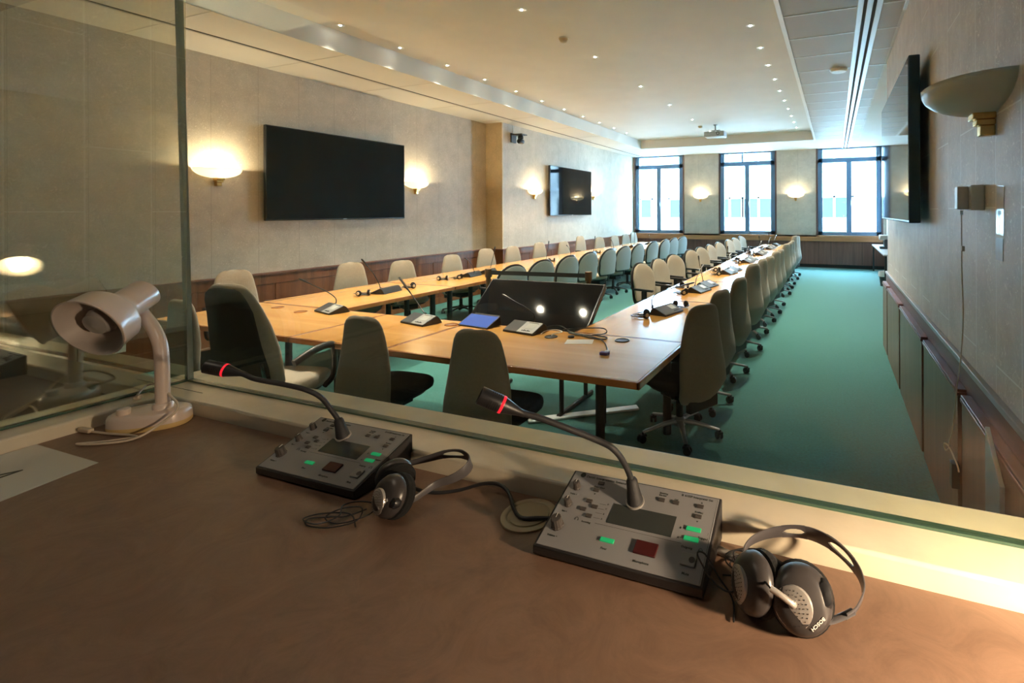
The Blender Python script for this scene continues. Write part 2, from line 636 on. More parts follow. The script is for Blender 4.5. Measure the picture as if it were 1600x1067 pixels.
# back: panelled radiator front, orange ledge band
b = MB()
b.box(XF + 0.04, 1.40, YB - 0.05, YB, 0.10, 0.79)
st(b.build('trim_6', M['wainsb']))
b = MB()
for x in (-5.7, -4.8, -3.9, -3.0, -2.1, -1.2, -0.45, -0.1, 0.75):
    b.box(x, x + 0.008, YB - 0.053, YB - 0.049, 0.12, 0.78)
b.box(XF + 0.04, 1.40, YB - 0.03, YB, 0.0, 0.10)
st(b.build('trim_7', M['darkgap']))
b = MB().box(XF + 0.04, 1.40, YB - 0.09, YB, 0.79, 0.925)
st(b.build('trim_8', M['orange'], bevel=0.006))
# right: projecting wood doors under the rail
st(MB().box(XR - 0.02, XR, 0.97, 7.02, 0.0, 0.90).build('trim_9', M['rail']))
st(MB().box(XR - 0.028, XR + 0.0, 0.97, 7.03, 0.905, 0.935).build('trim_10', pm('pale_rail_paint', (0.42, 0.40, 0.42), 0.4), bevel=0.004))
ys = [1.15, 1.58, 2.84, 3.94, 5.26, 6.45, 7.02]
plab = ['low brown cupboard panel nearest the booth glass on the right wall',
        'brown cupboard panel beside the hanging cable on the right wall',
        'brown cupboard panel under the near end of the right television',
        'brown cupboard panel under the middle of the right television',
        'brown cupboard panel under the far end of the right television',
        'narrow brown cupboard panel at the far corner of the right wall']
for i in range(len(ys) - 1):
    y0, y1 = ys[i] + 0.045, ys[i + 1] - 0.045
    t = thing('cupboard_panel', plab[i], 'panel', (0, 0, 0), group='cupboard panels along the right wall')
    MB().box(XR - 0.06, XR - 0.021, y0, y1, 0.0, 0.775).build('door', M['panelr'], t, bevel=0.002)
    b = MB()
    b.box(XR - 0.068, XR - 0.021, y0 - 0.005, y1 + 0.005, 0.777, 0.795)
    b.box(XR - 0.065, XR - 0.021, y0 - 0.002, y1 + 0.002, 0.795, 0.81)
    b.build('top_moulding', M['rail'], t, bevel=0.003)

# ceiling grids, slots and edges
b = MB()
y = 1.54
while y < 13.5:
    b.box(-0.47, 0.20, y - 0.011, y + 0.011, CZ - 0.006, CZ + 0.001)
    b.box(0.42, XR, y - 0.011, y + 0.011, CZ - 0.006, CZ + 0.001)
    y += 0.69
b.box(-0.50, -0.455, 1.1, 13.93, CZ - 0.012, CZ + 0.0)
st(b.build('trim_11', M['alu'], bevel=0.002, seg=1))
b = MB()
for x in (0.205, 0.285, 0.365):
    b.box(x, x + 0.05, 0.97, YB, CZ - 0.016, CZ)
b.box(0.60, XR, 0.97, 5.2, CZ - 0.016, CZ)
st(b.build('trim_12', M['alu'], bevel=0.003, seg=1))
b = MB()
b.box(0.255, 0.285, 0.97, YB, CZ - 0.004, CZ)
b.box(0.335, 0.365, 0.97, YB, CZ - 0.004, CZ)
b.box(-6.13, -6.11, 0, YB, CZ - 0.004, CZ)
st(b.build('trim_13', M['darkgap']))
b = MB()
b.box(-6.16, -6.13, 0, YB, CZ - 0.008, CZ)
y = 0.1
while y < 15.8:
    b.box(XN, -5.40, y - 0.004, y + 0.004, CZ - 0.0025, CZ)
    y += 1.38
st(b.build('trim_14', M['ceilg']))
b = MB().box(-0.455, 0.205, 0.97, 13.9, CZ - 0.002, CZ)
b.box(0.415, 0.60, 0.97, 13.9, CZ - 0.002, CZ)
st(b.build('trim_15', M['ceilg']))

# windows
for i, (x0, x1) in enumerate(WINX):
    z0, z1 = 0.97, CZ
    f = MB()
    yy0, yy1 = YB + 0.02, YB + 0.10
    f.box(x0, x0 + 0.13, yy0, yy1, z0, z1)
    f.box(x1 - 0.13, x1, yy0, yy1, z0, z1)
    f.box(x0, x1, yy0, yy1, z0, z0 + 0.11)
    f.box(x0, x1, yy0, yy1, 3.15, 3.28)
    xm = (x0 + x1) / 2
    f.box(xm - 0.07, xm + 0.07, yy0 - 0.01, yy1, z0, 3.15)
    f.box(x0, x1, yy0, yy1, z1 - 0.04, z1)
    fo = st(f.build('window_%d' % (i + 1), M['wframe'], bevel=0.006))
    g = MB().box(x0 + 0.1, x1 - 0.1, YB + 0.055, YB + 0.060, z0 + 0.08, z1 - 0.02)
    g.build('pane', M['glassw'], fo)
    c = MB()
    c.box(x0 - 0.05, x0, YB - 0.02, YB + 0.12, 0.93, z1)
    c.box(x1, x1 + 0.05, YB - 0.02, YB + 0.12, 0.93, z1)
    c.build('casing', M['wframe2'], fo, bevel=0.004)
    MB().box(x0 - 0.04, x1 + 0.04, YB - 0.10, YB + 0.03, 0.93, 0.965).build('window_sill', M['orange'], fo, bevel=0.004)
    MB().tube([(xm + 0.05, YB, 2.0), (xm + 0.05, YB - 0.04, 2.0), (xm + 0.05, YB - 0.04, 1.87)], 0.008).build('handle', M['greymetal'], fo, smooth=True)

# outside: pale building across the street
bt = thing('apartment_building', 'overexposed pale building seen through the three far windows', 'building', (-3, 28, -6))
MB().box(-16, 4.6, 0, 3, 0, 17).build('wall', M['facade'], bt)
MB().box(4.5, 9.5, -1.2, 2.9, 0, 17).build('stair_wing', M['facade'], bt)
for row, (wz0, wz1) in enumerate(((7.35, 8.5), (10.2, 11.6))):
    k = 0
    for wx in (-11.6, -9.2, -7.9, -5.2, -2.5, -0.9, 1.2, 3.0):
        fr = MB()
        ww = 0.95 if k % 2 else 0.8
        fr.box(wx - ww, wx + ww, -0.04, 0.0, wz0, wz1)
        fo = fr.build('window', M['facadew2' if row else 'facadew'], bt)
        g = MB()
        for xx in (-ww, -0.06, ww - 0.12):
            g.box(wx + xx, wx + xx + 0.12, -0.08, -0.04, wz0, wz1)
        g.box(wx - ww, wx + ww, -0.08, -0.04, wz1 - 0.1, wz1)
        g.build('window_frame', M['facadef'], fo)
        k += 1
b = MB()
b.box(-16, 4.5, -0.14, 0, 6.95, 7.12)
b.box(-16, 4.5, -0.10, 0, 9.8, 9.9)
b.build('ledge', M['facadef'], bt)
b = MB()
for zz in (9.12, 6.32):
    b = MB()
    b.box(4.6, 7.0, -2.1, -1.2, zz - 0.12, zz)
    for k in range(24):
        b.box(4.65 + k * 0.1, 4.67 + k * 0.1, -2.08, -2.06, zz, zz + 0.95)
    b.box(4.6, 7.0, -2.1, -2.04, zz + 0.93, zz + 0.98)
    b.build('balcony', M['facadef'], bt)
    MB().box(4.9, 6.2, -1.24, -1.2, zz + 0.08, zz + 2.1).build('balcony_door', M['facadew'], bt)
tag(MB().box(-40, 40, 17, 27.9, -6.2, -6).build('street', pm('asphalt', (0.2, 0.2, 0.2), 0.9)), 'grey street far below the windows', 'street')['kind'] = 'structure'

# ================================================================ DOWNLIGHTS
dl_l = 'small bright recessed spotlight in the left ceiling row, %s from the booth'
ORD = ['first', 'second', 'third', 'fourth', 'fifth', 'sixth', 'seventh', 'eighth', 'ninth', 'tenth', 'eleventh', 'twelfth', 'thirteenth', 'fourteenth']
dl0 = None


def downlight(x, y, lab):
    global dl0
    if dl0 is None:
        t = thing('recessed_spotlight', lab, 'ceiling light', (x, y, CC), group='recessed spotlights in the raised ceiling')
        pr = [(0.013, -0.0005), (0.030, -0.005), (0.046, -0.004), (0.050, 0.0)]
        MB().lathe(pr, 20, cap0=False, cap1=False).build('trim_ring', M['alu'], t, smooth=True)
        MB().lathe([(0.0001, -0.008), (0.007, -0.007), (0.0115, -0.003), (0.0115, -0.0004)], 16).build('bulb', M['bulbon'], t, smooth=True)
        dl0 = t
    else:
        dup(dl0, (x, y, CC), 0, lab)
    s = bpy.data.lights.new('spot_beam', 'SPOT')
    s.energy = 78
    s.color = (1.0, 0.86, 0.68)
    s.spot_size = radians(82)
    s.spot_blend = 0.8
    s.shadow_soft_size = 0.03
    so = bpy.data.objects.new('spot_beam', s)
    COL.objects.link(so)
    so.location = (x, y, CC - 0.03)


for i in range(11):
    downlight(-5.22, 4.02 + 0.835 * i, 'small bright spotlight in the left-hand ceiling row, %s from the booth end' % ORD[i])
for i, y in enumerate((4.42, 6.14, 7.87, 9.46, 11.17, 12.9)):
    downlight(-3.06, y, 'small bright spotlight in the middle ceiling row, %s from the booth end' % ORD[i])
for i in range(10):
    downlight(-0.89, 5.77 + 0.83 * i, 'small bright spotlight in the right-hand ceiling row, %s from the booth end' % ORD[i])

for i, x in enumerate((-4.37, -3.60)):
    downlight(x, 3.50, ('left', 'right')[i] + ' one of two bright spotlights mirrored in the leaning dark screen')

# ================================================================ SCONCES
def sconce(x, y, z, rz, lab, lit=True, power=10, R=0.25, s=1.0):
    """wall is at local y=0, the light projects toward local +y"""
    t = thing('wall_sconce', lab, 'wall light', (x, y, z), rz, group='half-bowl wall sconces')
    rings = []
    n = 22
    for k in range(9):
        a = k / 8
        rr = sin(a * pi / 2) ** 0.8
        zz = -0.02 + 0.115 * (a ** 1.7)
        rings.append([Vector((R * rr * cos(pi * j / n) * 1.0, 0.005 + (R * 0.80) * rr * sin(pi * j / n), zz)) for j in range(n + 1)])
    b = MB()
    b.loft(rings, cap0=False, cap1=False, closed=False)
    o = b.build('glass_bowl', M['bowl'] if lit else M['bowloff'], t, smooth=True)
    sd = o.modifiers.new('solid', 'SOLIDIFY')
    sd.thickness = 0.006
    b = MB()
    b.box(-0.042, 0.042, 0, 0.085, -0.045, -0.018)
    b.box(-0.034, 0.034, 0, 0.070, -0.070, -0.045)
    b.box(-0.027, 0.027, 0, 0.055, -0.115, -0.070)
    b.build('brass_bracket', M['brass'], t, bevel=0.004)
    if lit:
        MB().lathe([(0.0001, 0.0), (0.012, 0.004), (0.02, 0.03), (0.018, 0.055), (0.0001, 0.07)], 12, Matrix.Translation((0, 0.10, -0.005))).build('bulb', M['bulbon'], t, smooth=True)
        l = bpy.data.lights.new('sconce_glow', 'POINT')
        l.energy = power
        l.color = (1.0, 0.78, 0.50)
        l.shadow_soft_size = 0.03
        lo = bpy.data.objects.new('sconce_glow', l)
        COL.objects.link(lo)
        m = Matrix.Translation((x, y, z)) @ Matrix.Rotation(rz, 4, 'Z')
        lo.location = m @ Vector((0, 0.12, 0.085))
    return t


sconce(XN, 3.70, 2.14, -pi / 2, 'lit half-bowl sconce left of the big television near the booth')
sconce(XN, 6.72, 2.14, -pi / 2, 'lit half-bowl sconce just right of the big near television')
sconce(XF, 9.80, 2.12, -pi / 2, 'lit half-bowl sconce just left of the smaller far television')
sconce(XF, 12.82, 2.16, -pi / 2, 'lit half-bowl sconce just right of the smaller far television')
sconce(-4.09, YB, 2.13, pi, 'lit sconce on the pier between the left and middle windows', power=6)
sconce(-1.10, YB, 2.13, pi, 'lit sconce on the pier between the middle and right windows', power=6)
sconce(XR, 2.50, 2.13, pi / 2, 'large unlit frosted half-bowl sconce on the right wall near the glass', lit=False, R=0.33)

# ================================================================ TELEVISIONS
def tv(x, y0, y1, z0, z1, side, lab, mat='screen', th=0.06, gap=0.05):
    """side +1: wall to the left (screen faces +x); -1: screen faces -x.  x = screen plane"""
    t = thing('television', lab, 'television', (x, (y0 + y1) / 2, z0), 0)
    hw, H = (y1 - y0) / 2, z1 - z0
    s = side
    MB().box(min(0, -s * th), max(0, -s * th), -hw, hw, 0, H).build('housing', M['bezel'], t, bevel=0.008)
    MB().box(min(0.0005 * s, 0.002 * s), max(0.0005 * s, 0.002 * s), -hw + 0.014, hw - 0.014, 0.02, H - 0.014).build('screen', M[mat], t)
    a, c = sorted((-s * th, -s * (th + gap)))
    MB().box(a, c, -hw * 0.5, hw * 0.5, H * 0.25, H * 0.75).build('wall_mount', M['blackmetal'], t)
    MB().box(min(0, s * 0.003), max(0, s * 0.003), -0.03, 0.03, 0.006, 0.014).build('badge', M['silver'], t)
    return t


tv(XN + 0.10, 4.19, 6.40, 1.60, 2.84, 1, 'large dark wide television on the left wall nearest the booth', mat='tvscreen', th=0.05)
tv(XF + 0.10, 10.36, 12.55, 1.61, 2.83, 1, 'far television on the left wall with a blue window reflection', th=0.05)
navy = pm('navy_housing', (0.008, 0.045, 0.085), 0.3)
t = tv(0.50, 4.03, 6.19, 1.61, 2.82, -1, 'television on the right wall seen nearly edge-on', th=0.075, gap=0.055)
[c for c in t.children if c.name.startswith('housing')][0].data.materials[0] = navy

# ================================================================ TABLES
def table(x0, x1, y0, y1, lab, grain, legs):
    t = thing('conference_table', lab, 'table', ((x0 + x1) / 2, (y0 + y1) / 2, 0), group='honey-coloured conference tables set in a ring')
    hx, hy = (x1 - x0) / 2 - 0.001, (y1 - y0) / 2 - 0.001
    MB().box(-hx + 0.02, hx - 0.02, -hy + 0.02, hy - 0.02, 0.715, 0.75).build('tabletop', M[grain], t)
    b = MB()
    prof = [(0.0, 0.7505), (0.020, 0.7505), (0.020, 0.712), (0.002, 0.712), (0.0, 0.735)]
    b.box(-hx, hx, -hy, -hy + 0.02, 0.708, 0.7504)
    b.box(-hx, hx, hy - 0.02, hy, 0.708, 0.7504)
    b.box(-hx, -hx + 0.02, -hy, hy, 0.708, 0.7504)
    b.box(hx - 0.02, hx, -hy, hy, 0.708, 0.7504)
    b.build('edge_band', M['edge'], t, bevel=0.004)
    for lx, ly in legs:
        X, Y = lx - (x0 + x1) / 2, ly - (y0 + y1) / 2
        MB().tube([(X, Y, 0.0), (X, Y, 0.70)], 0.033, 14).build('leg', M['blackmetal'], t, smooth=True)
    b = MB()
    b.box(-hx + 0.15, hx - 0.15, -0.02, 0.02, 0.66, 0.708)
    b.box(-0.02, 0.02, -hy + 0.12, hy - 0.12, 0.66, 0.708)
    b.build('underframe', M['blackmetal'], t)
    return t


table(-5.73, -3.90, 2.56, 3.47, 'front table at the left corner beside the black-backed chair', 'table', [(-5.4, 2.95), (-4.2, 3.2), (-5.4, 3.3)])
table(-3.90, -2.93, 2.56, 3.47, 'front table in the middle under the second table microphone', 'table', [(-3.75, 3.2)])
table(-2.93, -1.01, 2.56, 3.47, 'front table at the right corner with the coiled cable on it', 'table', [(-1.49, 3.05), (-2.75, 3.2)])
NT = 7
L = 14.6 - 3.47
for i in range(NT):
    y0 = 3.47 + L / NT * i
    y1 = y0 + L / NT
    ly = [(y0 + 0.15), (y1 - 0.15)]
    table(-5.73, -4.52, y0, y1, 'table of the left long row, %s from the booth end' % ORD[i], 'tabley', [(-4.75, ly[0]), (-5.5, ly[0]), (-4.75, ly[1]), (-5.5, ly[1])])
    table(-1.92, -1.01, y0, y1, 'table of the right long row, %s from the booth end' % ORD[i], 'tabley', [(-1.75, ly[0]), (-1.2, ly[0]), (-1.75, ly[1]), (-1.2, ly[1])])

# ================================================================ CHAIRS
def rrect(w, d, n=6, p=3.2):
    """superellipse outline"""
    out = []
    for k in range(4 * n):
        a = 2 * pi * k / (4 * n)
        ca, sa = cos(a), sin(a)
        out.append((w / 2 * math.copysign(abs(ca) ** (2 / p), ca), d / 2 * math.copysign(abs(sa) ** (2 / p), sa)))
    return out


def base5(t, mat, R=0.30):
    b = MB()
    for k in range(5):
        a = 2 * pi * k / 5 + 0.3
        c, s = cos(a), sin(a)
        pts = [(0.03 * c, 0.03 * s, 0.115), (0.12 * c, 0.12 * s, 0.11), (R * c, R * s, 0.075)]
        b.tube(pts, [0.026, 0.022, 0.015], 8, flat=0.7)
    b.lathe([(0.045, 0.085), (0.045, 0.135), (0.03, 0.15)], 14)
    b.build('base', mat, t, smooth=True)
    for k in range(5):
        a = 2 * pi * k / 5 + 0.3
        c, s = cos(a), sin(a)
        m = Matrix.Translation((R * c, R * s, 0)) @ Matrix.Rotation(a + 0.9 * k, 4, 'Z')
        b = MB()
        for sx in (-1, 1):
            b.lathe([(0.0001, 0), (0.028, 0.002), (0.030, 0.012), (0.026, 0.019), (0.0001, 0.019)], 12,
                    m @ Matrix.Translation((sx * 0.006 if sx > 0 else -0.025, -0.012, 0.030)) @ Matrix.Rotation(pi / 2, 4, 'Y'))
        b.tube([m @ Vector((0, 0, 0.04)), m @ Vector((0, 0, 0.075))], 0.011, 8)
        b.box(-0.02, 0.02, -0.025, 0.02, 0.045, 0.062, m)
        b.build('caster', M['plastic'], t, smooth=True)
    b = MB()
    b.lathe([(0.028, 0.13), (0.028, 0.26), (0.018, 0.26), (0.018, 0.40)], 12)
    b.build('gas_column', M['plastic'], t, smooth=True)


def seat_pad(t, w, d, z0, z1, mat, cy=0.0):
    rings = []
    for k, (f, z) in enumerate(((0.90, z0), (0.985, z0 + 0.012), (1.0, z0 + 0.035), (0.985, z1 - 0.018), (0.93, z1 - 0.004), (0.75, z1), (0.3, z1 + 0.002))):
        rings.append([Vector((x * f, y * f + cy, z - (0.03 * max(0, (y / d * 2) - 0.55) if k > 2 else 0))) for x, y in rrect(w, d)])
    MB().loft(rings).build('seat', mat, t, smooth=True, auto=70)
    MB().loft([[Vector((x * f, y * f + cy, z)) for x, y in rrect(w * 0.9, d * 0.9)] for f, z in ((0.5, z0 - 0.05), (0.85, z0 - 0.03), (1.02, z0 + 0.01))]).build('seat_shell', M['plasticm'], t, smooth=True)
    MB().box(-0.09, 0.09, -0.14, 0.12, z0 - 0.10, z0 - 0.03).build('tilt_mechanism', M['plastic'], t, bevel=0.01)


def interp(tab, z):
    for i in range(len(tab) - 1):
        if tab[i][0] <= z <= tab[i + 1][0]:
            u = (z - tab[i][0]) / (tab[i + 1][0] - tab[i][0])
            u = u * u * (3 - 2 * u) if False else u
            return [a + (c - a) * u for a, c in zip(tab[i][1:], tab[i + 1][1:])]
    return tab[-1][1:] if z > tab[-1][0] else tab[0][1:]


def highback(name, lab, fab, seatmat, metal, top=1.03, arms=False, group=None):
    t = thing(name, lab, 'chair', (0, 0, 0), 0, group)
    base5(t, metal)
    seat_pad(t, 0.49, 0.47, 0.40, 0.485, seatmat, 0.02)
    k = (top - 0.32) / 0.71
    # z, width, thickness, y centre
    tab = [(0.32, 0.26, 0.05, -0.215), (0.335, 0.36, 0.075, -0.22), (0.38, 0.425, 0.085, -0.235), (0.46, 0.475, 0.10, -0.268),
           (0.56, 0.465, 0.098, -0.262), (0.66, 0.445, 0.088, -0.250), (0.78, 0.405, 0.076, -0.246), (0.90, 0.355, 0.066, -0.252),
           (0.96, 0.325, 0.060, -0.258), (0.995, 0.285, 0.054, -0.263), (1.015, 0.235, 0.044, -0.266), (1.026, 0.17, 0.032, -0.268), (1.03, 0.09, 0.018, -0.268)]
    rings = []
    for z, wd, th, yc in tab:
        zz = 0.32 + (z - 0.32) * k
        rings.append([Vector((x, y + yc - 0.10 * (x / wd * 2) ** 2 * -0.22, zz)) for x, y in rrect(wd, th, p=2.6)])
    MB().loft(rings).build('backrest', fab, t, smooth=True, auto=80)
    b = MB()
    b.box(-0.05, 0.05, -0.20, -0.10, 0.34, 0.38)
    b.box(-0.15, 0.15, -0.255, -0.205, 0.27, 0.36)
    b.build('back_bracket', M['plasticm'], t, bevel=0.012)
    for s in (-1, 1):
        MB().lathe([(0.0001, 0), (0.026, 0.0), (0.026, 0.014), (0.018, 0.02), (0.0001, 0.02)], 14,
                   Matrix.Translation((s * 0.095, -0.03, 0.335)) @ Matrix.Rotation(s * pi / 2, 4, 'Y')).build('adjuster_knob', M['plastic'], t, smooth=True)
    if arms:
        for s in (-1, 1):
            p = [(s * 0.24, 0.0, 0.40), (s * 0.29, 0.0, 0.42), (s * 0.295, 0.01, 0.60), (s * 0.29, 0.06, 0.665), (s * 0.28, -0.05, 0.68), (s * 0.27, -0.17, 0.67)]
            MB().tube(smooth_path(p, 4), 0.018, 8).build('armrest', M['plastic'], t, smooth=True)
    return t


def sidechair(name, lab, group):
    t = thing(name, lab, 'chair', (0, 0, 0), 0, group)
    base5(t, M['blackmetal'], 0.28)
    seat_pad(t, 0.47, 0.45, 0.40, 0.48, M['beige'], 0.03)

    def outline(z, z0, z1, w):
        u = (z - z0) / (z1 - z0)
        if u > 0.45:
            q = (u - 0.45) / 0.55
            return w * sqrt(max(0.0, 1 - q ** 2.4)) + 0.02
        if u < 0.12:
            return w * (0.86 + 0.14 * sqrt(u / 0.12))
        return w

    def slab(z0, z1, w, y0, th, curve):
        rings = []
        for k in range(15):
            u = k / 14
            u = 0.5 - 0.5 * cos(pi * u)
            z = z0 + (z1 - z0) * u
            ww = outline(z, z0, z1, w)
            e = min(1, 0.35 + 5 * min(u, 1 - u))
            lean = -0.12 * (z - 0.5)
            rings.append([Vector((x, y * e + y0 + lean - curve * (1 - (x / w * 2) ** 2), z)) for x, y in rrect(ww, th, p=3)])
        return MB().loft(rings)
    slab(0.50, 0.985, 0.47, -0.205, 0.06, 0.035).build('back_cushion', M['beige'], t, smooth=True, auto=80)
    slab(0.47, 1.0, 0.505, -0.240, 0.035, 0.035).build('back_shell', M['plastic'], t, smooth=True, auto=80)
    slab(0.50, 0.975, 0.465, -0.2615, 0.012, 0.035).build('back_panel', M['greypanel'], t, smooth=True, auto=80)
    MB().tube([(0, -0.12, 0.37), (0, -0.25, 0.38), (0, -0.285, 0.44), (0, -0.27, 0.55)], 0.025, 8, flat=0.5).build('back_bracket', M['plastic'], t, smooth=True)
    for s in (-1, 1):
        b = MB()
        b.box(s * 0.25 - 0.02, s * 0.25 + 0.02, -0.23, 0.08, 0.655, 0.685)
        b.box(s * 0.25 - 0.014, s * 0.25 + 0.014, -0.10, -0.02, 0.42, 0.655)
        b.box(s * 0.22 - 0.03, s * 0.22 + 0.03, -0.10, -0.02, 0.40, 0.42)
        b.build('armrest', M['plastic'], t, bevel=0.008)
    return t


G_out = 'high-backed taupe swivel chairs along the aisle side of the right tables'
G_left = 'high-backed beige chairs along the left wainscot'
G_inr = 'armchairs on the inner side of the right tables'
G_inl = 'grey-backed armchairs on the inner side of the left tables'
jit = random.Random(3)

hb = highback('swivel_chair', 'nearest high-backed taupe swivel chair at the right table corner, turned aside', M['taupe'], M['darkfab'], M['greymetal'], group=G_out)
hb.location = (-1.10, 3.62, 0)
hb.rotation_euler = (0, 0, pi / 2 + radians(-28))
outs = [(4.28, 1.0), (5.15, 1.0), (6.08, 1.05), (6.92, 1.03), (7.72, 1.0), (8.38, 1.02), (9.12, 1.0), (10.40, 1.02), (11.2, 1.0), (11.85, 1.0), (12.75, 1.07), (13.55, 1.02)]
for i, (y, s) in enumerate(outs):
    o = dup(hb, (-1.135 + jit.uniform(-0.015, 0.015), y, 0), pi / 2 + radians(-15 + jit.uniform(-5, 4)), 'high-backed taupe chair on the aisle side of the right tables, %s from the booth' % ORD[i + 1])
    o.scale = (1, 1, s)
# left outer row
lefts = [(3.38, 1.05), (4.76, 1.0), (5.60, 0.95), (6.70, 0.95), (7.57, 0.99), (8.41, 0.98), (9.41, 1.0), (10.46, 0.96), (11.32, 1.05), (12.4, 0.97), (13.45, 0.97), (14.25, 0.97), (14.95, 1.0)]
lh = None
for i, (y, s) in enumerate(lefts):
    lab = 'beige high-backed chair between wainscot and left tables, %s from the booth' % ORD[i]
    if lh is None:
        lh = highback('swivel_chair', lab, M['beige'], M['beige'], M['blackmetal'], group=G_left, arms=True)
        o = lh
        o.location = (-5.87, y, 0)
        o.rotation_euler = (0, 0, -pi / 2 + radians(-14))
    else:
        o = dup(lh, (-5.87, y, 0), -pi / 2 + radians(-16 + jit.uniform(-6, 6)), lab)
    o.scale = (1, 1, s)
# front chairs facing the table, backs toward the booth
fc = highback('swivel_chair', 'taupe high-backed chair directly in front of the rightmost front table unit', M['taupe'], M['darkfab'], M['blackmetal'], top=1.0, group='taupe chairs with their backs to the booth')
fc.location = (-2.02, 2.66, 0)
fc.rotation_euler = (0, 0, radians(4))
o = dup(fc, (-3.00, 2.70, 0), radians(2), 'taupe high-backed chair in front of the middle front table microphone unit')
o = dup(fc, (-4.98, 2.66, 0), radians(0), 'taupe chair half hidden behind the glass joint beside the black-backed chair')
# inner rows
sr = None
for i, y in enumerate((6.30, 7.04, 7.74, 8.80, 9.54, 10.40, 11.22, 12.42, 13.2, 14.2)):
    lab = 'beige-fronted armchair facing the right tables, %s from the booth end' % ORD[i]
    if sr is None:
        sr = sidechair('armchair', lab, G_inr)
        sr.location = (-2.20, y, 0)
        sr.rotation_euler = (0, 0, -pi / 2 + radians(-15))
    else:
        dup(sr, (-2.20, y, 0), -pi / 2 + radians(-15 + jit.uniform(-5, 5)), lab)
for i, y in enumerate((5.72, 6.44, 7.2, 7.93, 8.74, 9.5, 10.28, 11.24, 12.15, 12.9, 13.75)):
    dup(sr, (-4.33, y, 0), pi / 2 + radians(-17 + jit.uniform(-5, 5)), 'grey-backed armchair facing the left tables, %s from the booth end' % ORD[i], G_inl)

# executive chair: black shell, cream edge, chrome bars
t = thing('executive_chair', 'tall black-backed chair with cream edge and chrome bars near the glass', 'chair', (-3.68, 2.34, 0), radians(12))
t.scale = (0.96, 1.0, 1.045)
base5(t, M['greymetal'], 0.32)
seat_pad(t, 0.52, 0.52, 0.42, 0.52, M['cream'], 0.06)
tab = [(0.50, 0.40, 0.05, -0.20), (0.56, 0.50, 0.075, -0.225), (0.66, 0.52, 0.085, -0.25), (0.78, 0.50, 0.08, -0.265), (0.92, 0.45, 0.07, -0.30),
       (1.04, 0.40, 0.06, -0.345), (1.12, 0.355, 0.055, -0.375), (1.165, 0.30, 0.048, -0.392), (1.19, 0.22, 0.035, -0.40), (1.20, 0.11, 0.02, -0.403)]
MB().loft([[Vector((x, y + yc + 0.05 * (x / wd * 2) ** 2, z)) for x, y in rrect(wd, th, p=2.6)] for z, wd, th, yc in tab]).build('backrest', M['cream'], t, smooth=True, auto=80)
MB().loft([[Vector((x, y + yc - th / 2 - 0.004 + 0.05 * (x / wd * 2) ** 2, z)) for x, y in rrect(wd * 0.90, 0.03, p=2.8)]
           for z, wd, th, yc in [(a - 0.02 if a > 1 else a - 0.12, b_ * (0.9 if a < 0.55 else 1), c_, d_) for a, b_, c_, d_ in tab]]).build('back_shell', M['darkfab'], t, smooth=True, auto=80)
for s in (-1, 1):
    MB().tube([(s * 0.20, -0.30, 0.70), (s * 0.21, -0.29, 0.62), (s * 0.17, -0.20, 0.40), (s * 0.10, -0.08, 0.36)], 0.014, 8).build('chrome_bar', M['chrome'], t, smooth=True)
    p = [(s * 0.25, 0.16, 0.42), (s * 0.31, 0.18, 0.50), (s * 0.32, 0.17, 0.68), (s * 0.31, 0.13, 0.715), (s * 0.30, 0.0, 0.705), (s * 0.285, -0.14, 0.66)]
    MB().tube(smooth_path(p, 4), [0.026] * 12 + [0.024] * 9, 10, flat=0.75).build('armrest', M['plastic'], t, smooth=True)
MB().box(-0.02, 0.035, -0.285, -0.279, 0.50, 0.535).build('care_label', M['white'], t)

# ================================================================ TABLE UNITS
def headphones_small(t0=None):
    pass


def delegate_unit(lab, loc, rz, mic_pts, colour='light', group='table microphone units'):
    """front (low) edge toward local -y; mic rises at the back"""
    t = thing('microphone_unit', lab, 'microphone', loc, rz, group)
    W, D, H = 0.31, 0.19, 0.068
    poly = [(-D / 2, 0), (D / 2, 0), (D / 2 - 0.03, H * 0.75), (D / 2 - 0.055, H), (-D / 2, 0.012)]
    MB().loft([[Vector((x, u, v)) for u, v in poly] for x in (-W / 2, W / 2)]).build('body', M['plastic'], t, bevel=0.003)
    ang = math.atan2(H - 0.012, D - 0.055)
    mt = Matrix.Translation((0, -D / 2, 0.013)) @ Matrix.Rotation(ang, 4, 'X')
    sl = (D - 0.055) / cos(ang)
    MB().box(-W / 2 + 0.004, -0.012, 0.004, sl - 0.004, 0, 0.002, mt).build('speaker_panel', M['unitl'], t)
    MB().box(-0.012, W / 2 - 0.006, 0.004, sl - 0.004, 0, 0.0022, mt).build('control_panel', M['units'] if colour == 'light' else M['unitl'], t)
    MB().box(0.03, 0.115, sl * 0.38, sl * 0.85, 0.002, 0.0035, mt).build('display', M['unitd'], t)
    b = MB()
    b.box(0.025, 0.12, sl * 0.85, sl * 0.89, 0.002, 0.0045, mt)
    for k in range(5):
        b.box(0.025 + k * 0.018, 0.036 + k * 0.018, sl * 0.14, sl * 0.20 + (0.006 if k % 2 else 0), 0.002, 0.0045, mt)
    b.build('button_row', M['plastic'], t)
    if mic_pts:
        pts = smooth_path(mic_pts, 6)
        n = len(pts)
        MB().tube(pts, [0.0045] * (n - 5) + [0.006, 0.010, 0.010, 0.010, 0.008], 8).build('gooseneck', M['plastic'], t, smooth=True)
        MB().lathe([(0.012, 0), (0.009, 0.03), (0.006, 0.035)], 10, Matrix.Translation(Vector(mic_pts[0]) - Vector((0, 0, 0.012)))).build('neck_socket', M['plastic'], t, smooth=True)
    return t


def hp_pts(R=0.075, n=13, up=1.0):
    return [(R * cos(pi * k / (n - 1)), R * 1.15 * sin(pi * k / (n - 1)), 0) for k in range(n)]


HPT = None


